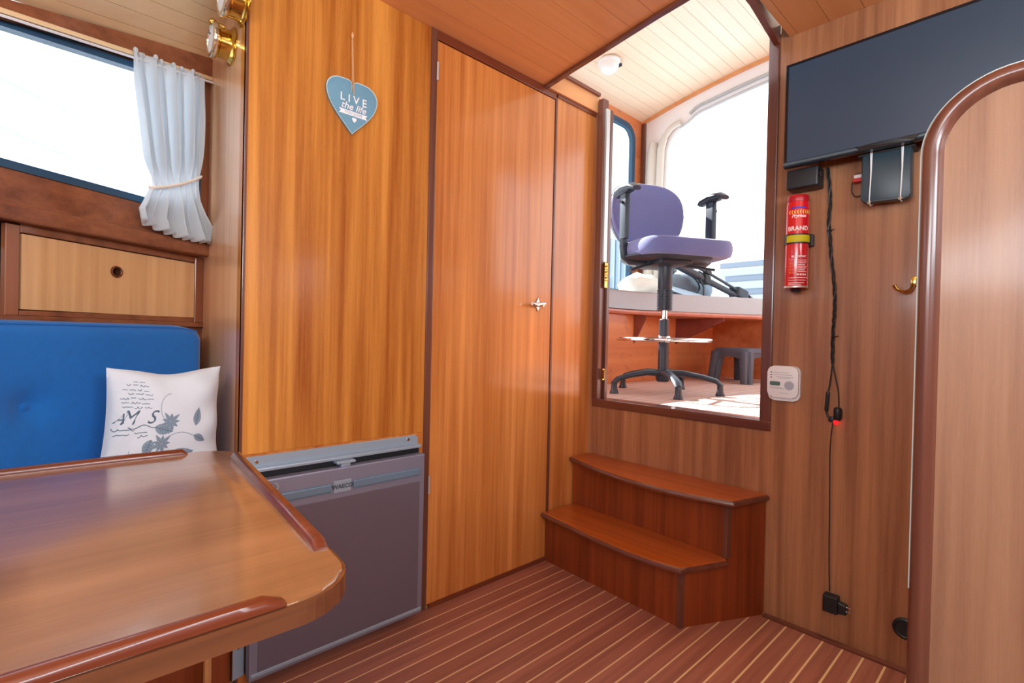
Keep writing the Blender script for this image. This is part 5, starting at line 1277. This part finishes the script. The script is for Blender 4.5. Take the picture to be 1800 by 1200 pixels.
# dark outboard on pale stand
ob = thing('outboard_motor', (7.0, 4.2, 0.4), 'dark outboard motor on a pale stand outside beside the corrugated shed', 'motor')
obj('cowling', blob((7.12, 4.15, 1.98), 0.22, 0.18, 0.22, 5, 0.1), M_BLACK, ob, smooth=70)
bm = NB(); box(bm, (7.05, 4.05, 1.2), (7.2, 4.25, 1.85), 0.02); box(bm, (6.98, 4.0, 1.72), (7.3, 4.2, 1.78), 0.01); obj('shaft', bm, M_CHBLK, ob)
bm = NB()
for x in (6.85, 7.35): box(bm, (x, 4.0, 0.4), (x+0.05, 4.3, 1.75))
box(bm, (6.8, 4.0, 1.70), (7.45, 4.3, 1.74)); obj('stand', bm, M_BOAT, ob)
# moored white boat further aft
bt_ = thing('moored_boat', (9.0, 3.2, 0.3), 'pale moored boat with grey stripes seen through the aft opening', 'boat')
for i in range(6):
    z = 0.9+i*0.24; bm = NB(); extrude(bm, [V(8.9+0.0*i, 0.4, z), V(8.9, 3.6+0.10*i, z), V(9.6, 3.9+0.10*i, z), V(9.6, 0.4, z)], V(0, 0, 0.13), 0.01, 1); obj('strake', bm, M_BOAT, bt_)
    bm = NB(); extrude(bm, [V(8.93, 0.4, z+0.13), V(8.93, 3.6+0.10*i, z+0.13), V(9.6, 3.88+0.10*i, z+0.13), V(9.6, 0.4, z+0.13)], V(0, 0, 0.11)); obj('stripe', bm, M_BOAT_D, bt_, label='grey-blue stripe')
bm = NB(); extrude(bm, [V(9.2, 1.2, 2.34), V(9.2, 2.9, 2.34), V(9.2, 2.5, 2.75), V(9.2, 1.3, 2.8)], V(0.3, 0, 0), 0.03); obj('cabin_top', bm, M_BOAT, bt_)
M_TARP = mat('white_tarpaulin', (226, 234, 240), 0.8); translucent(M_TARP, (236, 242, 248), 0.6)
bm = NB(); extrude(bm, [h30(-3.2, 0.8, -0.35), h30(0.9, 0.8, -0.35), h30(0.9, 3.4, -0.35), h30(-3.2, 3.4, -0.35)], n30*0.002); tp_o = thing('tarpaulin', h30(-1.5, 0.8, -0.35), 'pale tarpaulin with faint seams just outside the left window', 'tarpaulin'); obj('sheet', bm, M_TARP, tp_o)
for z0_, dz_ in ((1.62, -0.10), (1.50, -0.12), (1.38, -0.12), (1.95, -0.1)):
    bm = NB(); tube(bm, [h30(-3.2, z0_-dz_*3, -0.345), h30(0.15, z0_+dz_, -0.345)], 0.0035, 6); obj('seam', bm, M_TARP, tp_o)
struct('ground_quay', B((3.9, 3.95, 0.2), (40, 40, 0.4)), M_GREYP)
struct('ground_water', B((4.3, -20, 0.8), (60, 3.95, 0.9)), M_WATER)
